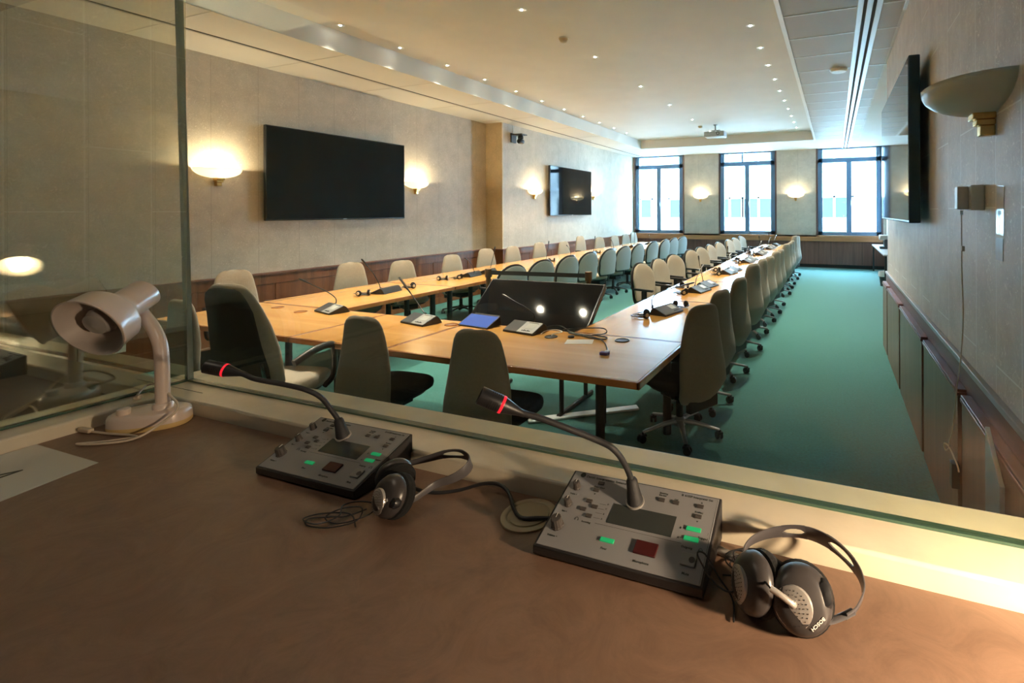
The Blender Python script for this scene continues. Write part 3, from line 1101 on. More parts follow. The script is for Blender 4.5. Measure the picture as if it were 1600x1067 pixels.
def table_headphones(loc, rz, lab):
    global HPT
    if HPT:
        return dup(HPT, loc, rz, lab)
    t = thing('headphones', lab, 'headphones', loc, rz, 'small headphones lying on the tables')
    MB().tube(smooth_path([(-0.07, 0, 0.035), (-0.078, 0.05, 0.03), (-0.05, 0.10, 0.022), (0, 0.125, 0.02), (0.05, 0.10, 0.022), (0.078, 0.05, 0.03), (0.07, 0, 0.035)], 4), 0.010, 6, flat=0.4).build('headband', M['plastic'], t, smooth=True)
    for s in (-1, 1):
        m = Matrix.Translation((s * 0.055, -0.01, 0.034)) @ Matrix.Rotation(s * radians(55), 4, 'Z') @ Matrix.Rotation(pi / 2, 4, 'X')
        e = MB().lathe([(0.0001, -0.015), (0.030, -0.013), (0.034, -0.004), (0.030, 0.008), (0.0001, 0.014)], 16, m).build('ear_cup', M['foam'], t, smooth=True)
        MB().lathe([(0.018, 0.010), (0.016, 0.0165), (0.0001, 0.018)], 14, m).build('cup_cap', M['silver'], e, smooth=True)
    pts = [(0.05, -0.03, 0.004)]
    for k in range(26):
        a = k * 0.75
        pts.append((0.03 + 0.055 * cos(a) + 0.01 * sin(2.3 * k), 0.05 + 0.045 * sin(a) * (1 + 0.2 * cos(k)), 0.004 + 0.0005 * k))
    MB().tube(smooth_path(pts, 3), 0.003, 5).build('cable', M['plastic'], t, smooth=True)
    HPT = t
    return t


def R2(loc, rz, P):
    """world point -> local of a thing"""
    m = Matrix.Translation(loc) @ Matrix.Rotation(rz, 4, 'Z')
    return m.inverted() @ Vector(P)


T = 0.75
def place_unit(lab, x, y, rz, world_mic=None, mic=None, colour='light'):
    loc = (x, y, T + 0.001)
    if world_mic:
        mic = [tuple(R2(loc, rz, p)) for p in world_mic]
    return delegate_unit(lab, loc, rz, mic, colour)


M_B = (0.0, 0.055, 0.055)
place_unit('silver microphone unit on the front table nearest its left end', -4.50, 3.37, radians(-14), world_mic=[(-4.535, 3.43, 0.80), (-4.54, 3.44, 0.86), (-4.64, 3.44, 0.915), (-4.85, 3.44, 0.975), (-5.05, 3.43, 1.035)])
place_unit('silver microphone unit on the front table between two taupe chairs', -3.32, 3.30, radians(-10), world_mic=[(-3.34, 3.37, 0.80), (-3.42, 3.40, 0.85), (-3.52, 3.42, 0.93), (-3.72, 3.44, 1.105)])
place_unit('silver microphone unit beside the blue tablet in front of the leaning screen', -2.30, 3.36, radians(-8), world_mic=[(-2.27, 3.43, 0.80), (-2.27, 3.44, 0.86), (-2.33, 3.45, 0.905), (-2.45, 3.45, 0.955), (-2.59, 3.45, 1.01)])
mic_l = [M_B, (-0.02, 0.06, 0.13), (-0.12, 0.05, 0.30), (-0.17, 0.04, 0.40)]
mic_r = [M_B, (0.03, 0.05, 0.14), (0.12, 0.05, 0.23), (0.24, 0.05, 0.29)]
# left row units: front edge toward the wainscot (speaker sits at -x side) -> local -y = world -x
place_unit('dark microphone unit on the left table nearest the booth', -4.98, 4.42, -pi / 2 + radians(10), world_mic=[(-4.96, 4.32, 0.80), (-4.97, 4.30, 0.88), (-4.98, 4.22, 1.02), (-5.0, 4.10, 1.175)], colour='dark')
lu = [(5.98, 1, 'second'), (6.35, 2, 'third'), (7.95, 2, 'fourth'), (8.9, 1, 'fifth'), (9.9, 2, 'sixth'), (11.0, 1, 'seventh'), (12.3, 2, 'eighth'), (13.6, 1, 'ninth')]
for y, k, nm in lu:
    place_unit('dark microphone unit on the left tables, %s from the booth' % nm, -5.05, y, -pi / 2 + radians(8),
               mic=mic_l if k == 2 else mic_r, colour='dark')
# right row units: front edge toward the aisle -> local -y = world +x
place_unit('microphone unit on the right table nearest the booth with a long bent neck', -1.47, 4.42, pi / 2 + radians(-14),
           world_mic=[(-1.60, 4.40, 0.80), (-1.63, 4.47, 0.86), (-1.62, 4.62, 0.90), (-1.53, 4.9, 0.92), (-1.42, 5.22, 0.93)], colour='dark')
ru = [(5.75, 2, 'second'), (6.15, 1, 'third'), (7.55, 2, 'fourth'), (7.95, 1, 'fifth'), (9.3, 2, 'sixth'), (9.75, 1, 'seventh'), (11.0, 2, 'eighth'), (11.45, 1, 'ninth'), (12.7, 2, 'tenth'), (13.2, 1, 'eleventh'), (14.1, 2, 'twelfth')]
for y, k, nm in ru:
    place_unit('dark microphone unit on the right tables, %s from the booth' % nm, -1.50, y, pi / 2 + radians(-10),
               mic=mic_r if k == 2 else mic_l, colour='dark')
hl = [(-5.02, 4.14, 1.2, 'headphones on the left table just before the nearest dark unit'),
      (-4.95, 4.78, 2.4, 'headphones on the left table just beyond the nearest dark unit'),
      (-5.10, 5.46, 1.0, 'headphones beside the second dark unit on the left tables'),
      (-4.98, 5.66, 2.0, 'headphones against the second dark unit of the left tables, closer to its microphone'),
      (-5.05, 8.25, 1.0, 'headphones beyond the fourth unit on the left tables'),
      (-5.05, 10.25, 1.0, 'headphones beyond the sixth unit on the left tables'),
      (-5.05, 12.6, 1.0, 'headphones beyond the eighth unit on the left tables'),
      (-1.58, 4.16, 1.9, 'headphones on the right table in front of the nearest unit'),
      (-1.42, 4.72, 3.4, 'headphones on the right table behind the nearest unit'),
      (-1.60, 5.46, 1.6, 'headphones before the second unit on the right tables'),
      (-1.74, 5.95, 2.6, 'headphones between the second and third units on the right tables'),
      (-1.60, 7.28, 1.6, 'headphones before the fourth unit on the right tables'),
      (-1.73, 7.75, 1.2, 'headphones between the fourth and fifth units on the right tables'),
      (-1.60, 9.02, 1.6, 'headphones before the sixth unit on the right tables'),
      (-1.73, 9.52, 2.2, 'headphones between the sixth and seventh units on the right tables'),
      (-1.60, 10.72, 1.6, 'headphones before the eighth unit on the right tables'),
      (-1.73, 11.22, 2.6, 'headphones between the eighth and ninth units on the right tables'),
      (-1.60, 12.45, 1.6, 'headphones before the tenth unit on the right tables'),
      (-1.73, 12.95, 1.6, 'headphones between the tenth and eleventh units on the right tables')]
for x, y, r, lab in hl:
    table_headphones((x, y, T + 0.001), r, lab)

# tablet with blue screen
t = thing('tablet', 'small tablet with a glowing blue screen on the front table', 'tablet', (-2.78, 3.40, T), radians(-6))
mt = Matrix.Translation((0, -0.09, 0.008)) @ Matrix.Rotation(radians(24), 4, 'X')
MB().box(-0.165, 0.165, 0, 0.17, -0.008, 0.0, mt).build('housing', M['plastic'], t, bevel=0.003)
MB().box(-0.155, 0.155, 0.01, 0.16, 0.0002, 0.0012, mt).build('screen', M['tablet'], t)
MB().prism([(-0.09, 0), (0.10, 0), (0.09, 0.078), (-0.085, 0.004)], -0.14, 0.14, lambda u, v, d: Vector((d, u, v))).build('wedge_stand', M['plastic'], t)

# table grommets
def grommet(x, y, lab, mat='blackmetal', r=0.055):
    o = MB().lathe([(r, 0), (r, 0.004), (r * 0.88, 0.006), (r * 0.86, 0.003), (0.0001, 0.003)], 28).build('cable_grommet', M[mat], smooth=True)
    o.location = (x, y, T + 0.0006)
    tag(o, lab, 'cable outlet', 'round cable outlets set into the table')


grommet(-1.46, 3.36, 'black round cable outlet near the right front table corner')
grommet(-5.22, 3.33, 'round cable outlet at the far left of the front table', 'edge')
grommet(-4.78, 3.26, 'round cable outlet just left of the leftmost silver unit', 'edge')
grommet(-3.02, 3.33, 'round cable outlet right of the second silver unit', 'edge')
grommet(-2.01, 3.27, 'dark round cable outlet under the coiled cable', 'plastic', 0.05)
o = MB().lathe([(0.024, 0), (0.026, 0.008), (0.02, 0.014), (0.0001, 0.015)], 18).build('presentation_button', M['plastic'], smooth=True)
o.location = (-1.86, 3.31, T + 0.0005)
tag(o, 'small black puck between the dark outlet and the white card', 'button')
o = MB().box(-0.10, 0.10, -0.06, 0.06, 0, 0.001).build('paper_card', M['white'])
o.location = (-1.74, 3.22, T + 0.0008)
o.rotation_euler = (0, 0, 0.35)
tag(o, 'white paper card lying beside the cable on the front table', 'card')
t = thing('video_cable', 'black looped video cable with purple plug on the right front table', 'cable', (0, 0, T))
pts = [(-2.23, 3.46, .006), (-2.13, 3.60, .006), (-1.9, 3.42, .006), (-1.62, 3.40, .006), (-1.60, 3.32, .006), (-1.74, 3.34, .008), (-1.93, 3.42, .010), (-2.0, 3.42, .02), (-1.86, 3.44, .04), (-1.66, 3.45, .055), (-1.62, 3.40, .03), (-1.78, 3.36, .012), (-1.92, 3.38, .012), (-1.8, 3.38, .012), (-1.60, 3.30, .008), (-1.47, 3.12, .006), (-1.425, 3.02, .012)]
MB().tube(smooth_path(pts, 5), 0.0045, 6).build('cord', M['plastic'], t, smooth=True)
MB().box(-1.455, -1.395, 2.965, 3.005, 0.001, 0.02).build('plug', M['purple'], t, bevel=0.004)
MB().box(-1.440, -1.41, 3.005, 3.04, 0.002, 0.018).build('strain_relief', M['white'], t, bevel=0.003)
t2 = MB().tube(smooth_path([(-2.12, 3.30, .755), (-2.14, 3.40, .757), (-2.08, 3.46, .756), (-2.0, 3.42, .756), (-2.03, 3.33, .757), (-2.01, 3.28, .757)], 5), 0.003, 6).build('charging_cable', M['white'], smooth=True)
tag(t2, 'short white charging cable curled by the rightmost silver unit', 'cable')

# leaning screen
t = thing('floor_screen', 'large dark screen tilted back behind the front table, reflecting two ceiling lights', 'screen', (-2.57, 3.56, 0.55), 0)
tilt = Matrix.Rotation(radians(42), 4, 'X')
MB().box(-0.625, 0.625, 0, 0.73, -0.05, 0, tilt).build('housing', M['bezel'], t, bevel=0.006)
MB().box(-0.612, 0.612, 0.012, 0.717, 0.0005, 0.002, tilt).build('screen', M['screen'], t)
for s in (-1, 1):
    b = MB()
    b.tube([(s * 0.45, 0.05, -0.03), (s * 0.45, 0.05, -0.54)], 0.02, 8)
    b.tube([(s * 0.45, 0.48, 0.37), (s * 0.45, 0.48, -0.54)], 0.02, 8)
    b.tube([(s * 0.45, -0.0, -0.53), (s * 0.45, 0.6, -0.53)], 0.02, 8)
    b.build('stand_leg', M['blackmetal'], t, smooth=True)
# belt barrier
posts = [(-3.99, 5.04, 'bronze barrier post left of the leaning screen'), (-2.67, 5.17, 'bronze barrier post right of the leaning screen')]
for x, y, lab in posts:
    t = thing('barrier_post', lab, 'barrier post', (x, y, 0), group='bronze posts of the belt barrier')
    MB().lathe([(0.16, 0), (0.16, 0.01), (0.05, 0.03), (0.03, 0.035)], 24).build('foot', M['bronze'], t, smooth=True)
    MB().lathe([(0.03, 0.03), (0.03, 0.90), (0.042, 0.90), (0.042, 1.0), (0.036, 1.005)], 20).build('pole', M['bronze'], t, smooth=True)
b = MB().box(0, 1.24, -0.0015, 0.0015, -0.025, 0.025)
o = b.build('barrier_belt', M['darkfab'])
o.location = (-3.95, 5.045, 0.955)
o.rotation_euler = (0, 0, math.atan2(0.13, 1.32))
tag(o, 'black webbing belt stretched between the two bronze posts', 'belt')

# ================================================================ CEILING AND WALL FITTINGS
t = thing('projector', 'small grey projector hanging under the raised ceiling near the windows', 'projector', (-2.72, 12.06, CC))
MB().lathe([(0.05, 0), (0.05, -0.02), (0.02, -0.03), (0.02, -0.14)], 14).build('ceiling_pole', M['greymetal'], t, smooth=True)
b = MB()
for s in (-1, 1):
    b.tube([(0, 0, -0.14), (s * 0.13, 0.1, -0.15), (s * 0.15, 0.11, -0.19)], 0.007, 6)
    b.tube([(0, 0, -0.14), (s * 0.13, -0.1, -0.15), (s * 0.15, -0.11, -0.19)], 0.007, 6)
b.build('mounting_arm', M['blackmetal'], t, smooth=True)
MB().box(-0.25, 0.25, -0.18, 0.18, -0.31, -0.18).build('body', pm('projector_grey', (0.42, 0.45, 0.48), 0.4), t, bevel=0.02)
MB().lathe([(0.04, 0), (0.04, 0.03), (0.03, 0.03), (0.028, 0.01)], 18, Matrix.Translation((0.1, -0.16, -0.24)) @ Matrix.Rotation(pi / 2, 4, 'X')).build('lens', M['plastic'], t, smooth=True)
MB().box(-0.19, -0.02, -0.163, -0.159, -0.28, -0.20).build('vent_grille', M['blackmetal'], t)


def smoke(x, y, z, lab):
    t = thing('smoke_detector', lab, 'smoke detector', (x, y, z), group='round ceiling smoke detectors')
    MB().lathe([(0.06, 0), (0.06, -0.012), (0.045, -0.03), (0.045, -0.04), (0.03, -0.052), (0.0001, -0.054)], 22).build('housing', pm('detector_beige', (0.6, 0.52, 0.36), 0.5), t, smooth=True)
    MB().lathe([(0.062, 0.0), (0.066, -0.006), (0.062, -0.01)], 22).build('base_plate', M['white'], t, smooth=True)


smoke(-3.09, 5.34, CC, 'beige smoke detector on the raised ceiling near the booth')
smoke(-3.11, 12.10, CC, 'smoke detector on the raised ceiling beside the projector')
t = thing('ceiling_dome', 'flat white round dome on the right-hand ceiling tiles', 'access point', (0.06, 7.09, CZ))
MB().lathe([(0.11, 0), (0.11, -0.02), (0.09, -0.04), (0.0001, -0.048)], 28).build('cover', M['white'], t, smooth=True)
MB().lathe([(0.115, 0), (0.115, -0.008)], 28).build('base_ring', M['alu'], t, smooth=True)

t = thing('security_camera', 'black conference camera on a wall bracket high beside the tan pilaster', 'camera', (XF, 9.02, 3.30))
MB().box(0, 0.03, -0.09, 0.09, -0.10, 0.10).build('wall_plate', M['blackmetal'], t, bevel=0.005)
MB().box(0.03, 0.30, -0.10, 0.10, 0.05, 0.075).build('shelf_bracket', M['blackmetal'], t, bevel=0.004)
MB().lathe([(0.055, 0.05), (0.06, 0.0), (0.06, -0.02), (0.03, -0.03)], 18, Matrix.Translation((0.20, 0, 0))).build('pan_base', M['plastic'], t, smooth=True)
MB().lathe([(0.0001, -0.07), (0.05, -0.07), (0.058, -0.03), (0.058, 0.05), (0.045, 0.075), (0.0001, 0.08)], 20, Matrix.Translation((0.20, 0, -0.08)) @ Matrix.Rotation(pi / 2, 4, 'X')).build('camera_head', M['plastic'], t, smooth=True)
MB().tube([(0.01, 0, 0.1), (0.01, 0, 0.27)], 0.006, 6).build('cable', M['white'], t, smooth=True)

# wall outlet on left wainscot
t = thing('wall_outlet', 'white power outlet on the left wainscot behind the desk lamp', 'outlet', (XN + 0.037, 2.81, 0.34))
MB().box(0, 0.010, -0.05, 0.05, -0.07, 0.07).build('cover_plate', M['white'], t, bevel=0.003)
MB().lathe([(0.022, 0.0), (0.022, 0.003), (0.0001, 0.001)], 16, Matrix.Translation((0.0095, 0, 0.02)) @ Matrix.Rotation(pi / 2, 4, 'Y')).build('socket', M['darkgap'], t, smooth=True)

# control box with dangling cable on the right wall
t = thing('wall_control_box', 'white control box with a thin cable hanging down the right wall', 'control box', (XR, 2.68, 1.70))
MB().box(-0.055, 0, -0.045, 0.05, 0.0, 0.115).build('box_housing', M['white'], t, bevel=0.004)
MB().box(-0.10, -0.055, -0.01, 0.045, 0.005, 0.11).build('front_module', M['white'], t, bevel=0.004)
MB().tube([(-0.078, 0.02, 0.0), (-0.078, 0.02, -0.02)], 0.007, 6).build('plug', M['white'], t)
MB().tube(smooth_path([(-0.078, 0.02, -0.01), (-0.076, 0.03, -0.12), (-0.072, 0.045, -0.3), (-0.07, 0.03, -0.5), (-0.075, 0.06, -0.7), (-0.085, 0.09, -0.85), (-0.09, 0.16, -1.08), (-0.085, 0.26, -1.18), (-0.08, 0.30, -1.23)], 5), 0.003, 6).build('cable', M['cordw'], t, smooth=True)
MB().tube(smooth_path([(-0.08, 0.28, -1.22), (-0.08, 0.38, -1.28), (-0.08, 0.42, -1.26), (-0.08, 0.30, -1.225), (-0.08, 0.12, -1.23), (-0.08, 0.08, -1.25)], 5), 0.004, 6).build('tied_loop', M['cordw'], t, smooth=True)
MB().box(-0.078, -0.066, 0.012, 0.030, -0.19, -0.165).build('inline_switch', M['cordw'], t, bevel=0.002)
o = MB().box(-0.035, 0, -0.025, 0.03, 0, 0.12).build('plug_adaptor', M['plastic'], bevel=0.004)
o.location = (XR - 0.06, 2.86, 0.33)
tag(o, 'small black adaptor hanging on the brown cupboard panel', 'adaptor')
# strips on wall: glass shine built as a pale strip, grey film square
o = MB().box(-0.001, 0.0, -0.05, 0.045, 0, 0.20).build('wall_strip', pm('pale_shine', (0.85, 0.88, 0.9), 0.12, coat=0.6))
o.location = (XR - 0.001, 2.42, 1.60)
o.rotation_euler = (0.05, 0, 0)
tag(o, 'pale strip painted as a shine beside the wall control box', 'film strip')
o = MB().box(-0.001, 0.0, -0.05, 0.045, 0, 0.09).build('wall_strip', pm('grey_residue', (0.42, 0.44, 0.46), 0.3))
o.location = (XR - 0.001, 2.43, 1.495)
tag(o, 'small grey film square below the shiny strip on the wall', 'film strip')
# narrow metal plate standing by the cupboard panels
t = MB().prism([(-0.09, 0.0), (0.09, 0.0), (0.09, 0.87), (-0.09, 0.73)], -0.008, 0.008, lambda u, v, d: Vector((d, u, v))).build('metal_plate', M['steel'], bevel=0.002)
t.location = (0.545, 2.17, 0.0)
tag(t, 'narrow blue-grey metal plate leaning by the near cupboard panels', 'plate')

# side tables in the recess with appliances and bins
def side_table(x0, x1, y0, y1, lab):
    t = thing('side_table', lab, 'table', ((x0 + x1) / 2, (y0 + y1) / 2, 0))
    hx, hy = (x1 - x0) / 2, (y1 - y0) / 2
    MB().box(-hx, hx, -hy, hy, 0.72, 0.75).build('tabletop', M['sidetop'], t, bevel=0.003)
    for sx in (-1, 1):
        for sy in (-1, 1):
            MB().box(sx * (hx - 0.04) - 0.02, sx * (hx - 0.04) + 0.02, sy * (hy - 0.04) - 0.02, sy * (hy - 0.04) + 0.02, 0, 0.72).build('leg', M['blackmetal'], t)


side_table(0.99, 1.39, 11.9, 15.5, 'narrow side table in the recess past the right wall corner')
o = thing('coffee_machine', 'dark coffee machine on the side table in the window recess', 'coffee machine', (1.17, 13.8, 0.751))
MB().box(-0.12, 0.12, -0.15, 0.15, 0, 0.06).build('drip_base', M['machine'], o, bevel=0.01)
MB().box(-0.02, 0.12, -0.15, 0.15, 0.05, 0.26).build('body', M['machine'], o, bevel=0.01)
MB().box(-0.12, 0.12, -0.15, 0.15, 0.22, 0.34).build('top_housing', M['silver'], o, bevel=0.015)
t = thing('waste_bin', 'black waste bin with white liner under the narrow side table', 'bin', (1.09, 12.45, 0))
MB().lathe([(0.12, 0), (0.15, 0.30), (0.155, 0.30), (0.125, 0.0)], 24).build('bucket', M['bin'], t, smooth=True)
rings = [[Vector((r * (1 + 0.06 * sin(7 * a * 2 * pi / 28 + k)) * cos(2 * pi * a / 28), r * (1 + 0.06 * sin(7 * a * 2 * pi / 28 + k)) * sin(2 * pi * a / 28), z)) for a in range(28)] for k, (r, z) in enumerate([(0.165, 0.22), (0.17, 0.27), (0.165, 0.33), (0.14, 0.31), (0.12, 0.2)])]
MB().loft(rings, False, True).build('liner', M['bag'], t, smooth=True)
# floor cable channel under the front table
o = MB().box(-0.045, 0.045, -0.55, 0.38, 0, 0.018).build('cable_channel', M['alu'], bevel=0.006)
o.location = (-2.02, 3.65, 0.001)
o.rotation_euler = (0, 0, radians(-52) + pi)
tag(o, 'white floor cable channel running diagonally under the front table', 'cable channel')

# ================================================================ THE BOOTH
DZ = 1.18
st(MB().box(-1.76, 2.2, -1.9, 0.96, 0.40, 0.44).build('floor_booth', M['carpet']))
st(MB().box(-1.80, 2.2, -1.9, 0.97, 2.62, 2.72).build('ceiling_booth', M['booth']))
st(MB().box(-1.80, 2.2, -2.0, -1.9, 0.40, 2.72).build('wall_booth_back', M['booth']))
st(MB().box(2.2, 2.3, -2.0, 1.0, 0.40, 2.72).build('wall_booth_right', M['booth']))
st(MB().box(-1.80, -1.74, -2.0, -0.45, 0.40, 2.62).build('wall_booth_left', M['booth']))
st(MB().box(-1.80, 2.2, 0.90, 0.965, 0.0, 1.165).build('wall_booth_front', M['boothw']))
st(MB().box(-1.84, 2.3, 0.90, 0.98, 2.56, 4.0).build('wall_booth_header', M['booth']))
st(MB().box(-1.84, -1.78, -0.45, 0.90, 0.0, 1.165).build('wall_booth_side', M['boothw']))
st(MB().box(-1.84, -1.78, -0.45, 0.90, 2.60, CZ).build('wall_booth_side_top', M['booth']))
# desk
t = thing('interpreter_desk', 'brown swirl-patterned laminate booth desk carrying the two consoles', 'desk', (0.2, 0.1, 0.44))
MB().box(-1.88, 1.95, -0.55, 0.675, 0.70, 0.74).build('desktop', M['desk'], t)
MB().box(-1.86, -1.82, -0.45, 0.6, 0.0, 0.70).build('side_panel', M['boothw'], t)
MB().box(1.90, 1.94, -0.45, 0.6, 0.0, 0.70).build('side_panel', M['boothw'], t)
o = MB().box(-3.60, -1.86, -0.29, 1.0, 1.02, 1.13).build('added_counter', M['booth'], bevel=0.004)  # added dark block, covers the carpet seen through the side glass
tag(o, 'added dark counter outside the left booth glass, darkening the view through it', 'counter')
b = MB()
b.box(-3.55, -1.90, -0.25, 0.90, 0.0, 1.02)
b.build('added_counter_base', M['booth'], o)
# sills (trim) and glass
st(MB().box(-1.845, 2.2, 0.780, 0.958, 1.165, 1.212).build('trim_16', M['sill'], bevel=0.005))
st(MB().box(-1.845, -1.681, -0.45, 0.781, 1.165, 1.211).build('trim_17', M['sill'], bevel=0.005))
b = MB()
b.box(-1.765, 2.2, 0.866, 0.882, 1.212, 1.2165)
b.box(-1.768, -1.752, -0.45, 0.874, 1.212, 1.2165)
b.box(-1.845, -1.60, 0.8235, 0.8245, 1.2115, 1.2126)
st(b.build('trim_18', M['seal']))
g = MB().box(-1.758, 2.2, 0.870, 0.878, 1.2165, 2.56)
st(g.build('window_4', M['glassf']))
LEAN = 0.0
vs = MB()
vs.loft([[Vector((-1.762, y, z)) for y in (-0.45, 0.868)] + [Vector((-1.757, y, z)) for y in (0.868, -0.45)] for k, z in ((0, 1.2165), (1.2, 2.60))])
st(vs.build('window_5', M['glassl']))
b = MB()
b.loft([[Vector((-1.769 - dx, 0.868, z)), Vector((-1.754 - dx, 0.868, z)), Vector((-1.754 - dx, 0.882, z)), Vector((-1.769 - dx, 0.882, z))] for dx, z in ((0, 1.213), (0.055, 2.62))])
st(b.build('trim_19', pm('silicone_glass_joint', (0.26, 0.30, 0.28), 0.12, coat=0.5)))

# desk cable grommet
t = thing('desk_grommet', 'round cream cable outlet in the desk between the two consoles', 'cable outlet', (-0.489, 0.722, DZ))
MB().lathe([(0.047, 0.0), (0.047, 0.003), (0.040, 0.0045), (0.037, 0.003), (0.036, 0.002), (0.0001, 0.002)], 36).build('ring', pm('cream_plastic', (0.50, 0.42, 0.27), 0.4), t, smooth=True)
MB().lathe([(0.034, 0.002), (0.034, 0.0042), (0.0001, 0.0045)], 30).build('cap', pm('cream_plastic_cap', (0.44, 0.37, 0.24), 0.4), t, smooth=True)


# ---------------------------------------------------------------- consoles
def console(lab, loc, rz, mic_world, W=0.262):
    t = thing('interpreter_console', lab, 'console', loc, rz, 'grey interpreter consoles on the booth desk')
    D, h0, h1 = 0.138, 0.016, 0.062
    poly = [(0.004, 0), (D, 0), (D, h1), (0, h0), (0, 0.004)]
    MB().loft([[Vector((x, u, v)) for u, v in poly] for x in (0, W)]).build('body', M['conbody'], t, bevel=0.0015)
    ang = math.atan2(h1 - h0, D)
    S = D / cos(ang)
    mt = Matrix.Translation((0, 0, h0)) @ Matrix.Rotation(ang, 4, 'X')
    MB().box(0.004, W - 0.004, 0.003, S - 0.003, 0, 0.0012, mt).build('face_plate', M['conface'], t, bevel=0.0004, seg=1)
    P = lambda u, v: (u * W, v * S)          # u from left, v from the front edge

    def box(name, u0, u1, v0, v1, h, mat, par=None, bev=0.0006):
        return MB().box(u0 * W, u1 * W, v0 * S, v1 * S, 0.0012, 0.0012 + h, mt).build(name, M[mat], par or t, bevel=bev, seg=2)
    box('display', 0.365, 0.765, 0.42, 0.66, 0.0006, 'lcd', bev=0.0)
    # knobs: treble, bass, volume
    for (u, v, r, hh, nm) in ((0.080, 0.765, 0.0060, 0.012, 'treble'), (0.080, 0.535, 0.0060, 0.012, 'bass'), (0.085, 0.265, 0.0090, 0.016, 'volume')):
        x, y = P(u, v)
        m = mt @ Matrix.Translation((x, y, 0.0012))
        n = 26
        rings = []
        for rr, zz in ((r * 1.15, 0), (r * 1.12, 0.002), (r, 0.003), (r * 0.92, hh), (r * 0.8, hh + 0.0006)):
            rings.append([m @ Vector((rr * (1 - 0.07 * (j % 2)) * cos(2 * pi * j / n), rr * (1 - 0.07 * (j % 2)) * sin(2 * pi * j / n), zz)) for j in range(n)])
        k = MB().loft(rings).build('knob', M['btn'], t, smooth=True, auto=30)
        MB().box(-0.0005, 0.0005, 0, r * 0.85, hh + 0.0006, hh + 0.0010, m).build('pointer', M['whitetxt'], k)
    # small grey keys
    for u, v in ((0.205, 0.855), (0.195, 0.755), (0.185, 0.60), (0.235, 0.545), (0.170, 0.490), (0.225, 0.425),
                 (0.625, 0.800), (0.715, 0.800), (0.865, 0.815), (0.868, 0.690)):
        box('key', u, u + 0.040, v, v + 0.042, 0.0024, 'btn')
    # lit green keys
    for u, v in ((0.838, 0.535), (0.838, 0.425), (0.375, 0.205)):
        box('green_key', u, u + 0.085, v, v + 0.045, 0.0022, 'green')
    rk = box('microphone_key', 0.585, 0.715, 0.165, 0.305, 0.0035, 'red', bev=0.001)
    mk = box('mute_key', 0.855, 0.935, 0.165, 0.290, 0.0035, 'btng', bev=0.001)
    x, y = P(0.915, 0.225)
    MB().lathe([(0.0045, 0.0), (0.0045, 0.0006), (0.0001, 0.0004)], 16, mt @ Matrix.Translation((x, y, 0.0046))).build('finger_dimple', M['btn'], mk)
    # printed lettering
    z = 0.0013

    def tx(s, size, u, v, al='LEFT'):
        text(s, size, M['ink'], t, u * W, v * S, z, 0, mt, 'lettering', al, 0.0001)
    tx('Danish Interpretation Systems', 0.0060, 0.105, 0.925)
    tx('IS 6132P Interpreter Set', 0.0052, 0.755, 0.930)
    tx('Treble +', 0.0036, 0.080, 0.665, 'CENTER')
    tx('Bass +', 0.0036, 0.080, 0.435, 'CENTER')
    tx('Volume +', 0.0044, 0.085, 0.135, 'CENTER')
    tx('Relay select', 0.0040, 0.225, 0.815, 'CENTER')
    tx('Incoming', 0.0042, 0.215, 0.365)
    tx('Speaking\ntoo fast', 0.0040, 0.618, 0.905)
    tx('Call', 0.0040, 0.720, 0.855)
    tx('B-select', 0.0042, 0.885, 0.757, 'CENTER')
    tx('B', 0.0042, 0.800, 0.54)
    tx('A', 0.0042, 0.800, 0.43)
    tx('Engaged', 0.0044, 0.915, 0.475)
    tx('Outgoing', 0.0044, 0.835, 0.345)
    tx('Floor', 0.0046, 0.415, 0.13, 'CENTER')
    tx('Microphone', 0.0050, 0.645, 0.085, 'CENTER')
    tx('Mute', 0.0050, 0.895, 0.085, 'CENTER')
    for i, s in enumerate('DCBA'):
        tx(s, 0.0036, 0.325, (0.625, 0.565, 0.50, 0.44)[i])
    b = MB()
    x, y = P(0.078, 0.945)
    b.lathe([(0.0048, 0.0012), (0.0048, 0.0015)], 20, mt @ Matrix.Translation((x, y, 0)))
    b.build('logo_mark', M['ink'], t)
    for u, v in ((0.226, 0.925), (0.888, 0.880)):
        b = MB()
        x, y = P(u, v)
        b.add([mt @ Vector((x - 0.0018, y, 0.0014)), mt @ Vector((x + 0.0018, y, 0.0014)), mt @ Vector((x, y + 0.003, 0.0014))], [(0, 1, 2)]).build('up_arrow', M['ink'], t)
    for u, v in ((0.215, 0.735), (0.888, 0.665)):
        b = MB()
        x, y = P(u, v)
        b.add([mt @ Vector((x - 0.0018, y, 0.0014)), mt @ Vector((x + 0.0018, y, 0.0014)), mt @ Vector((x, y - 0.003, 0.0014))], [(0, 1, 2)]).build('down_arrow', M['ink'], t)
    b = MB()

    def ln(u0, v0, u1, v1, wd=0.00018):
        b.box(u0 * W - (wd if u0 == u1 else 0), u1 * W + (wd if u0 == u1 else 0), v0 * S - (wd if v0 == v1 else 0), v1 * S + (wd if v0 == v1 else 0), 0.0012, 0.00135, mt)
    ln(0.30, 0.385, 0.83, 0.385)
    for v in (0.62, 0.56, 0.505, 0.445):
        ln(0.275, v, 0.318, v)
    ln(0.812, 0.555, 0.836, 0.555)
    ln(0.812, 0.445, 0.836, 0.445)
    ln(0.965, 0.555, 0.965, 0.53)
    ln(0.978, 0.03, 0.978, 0.96)
    b.build('printed_lines', M['ink'], t)
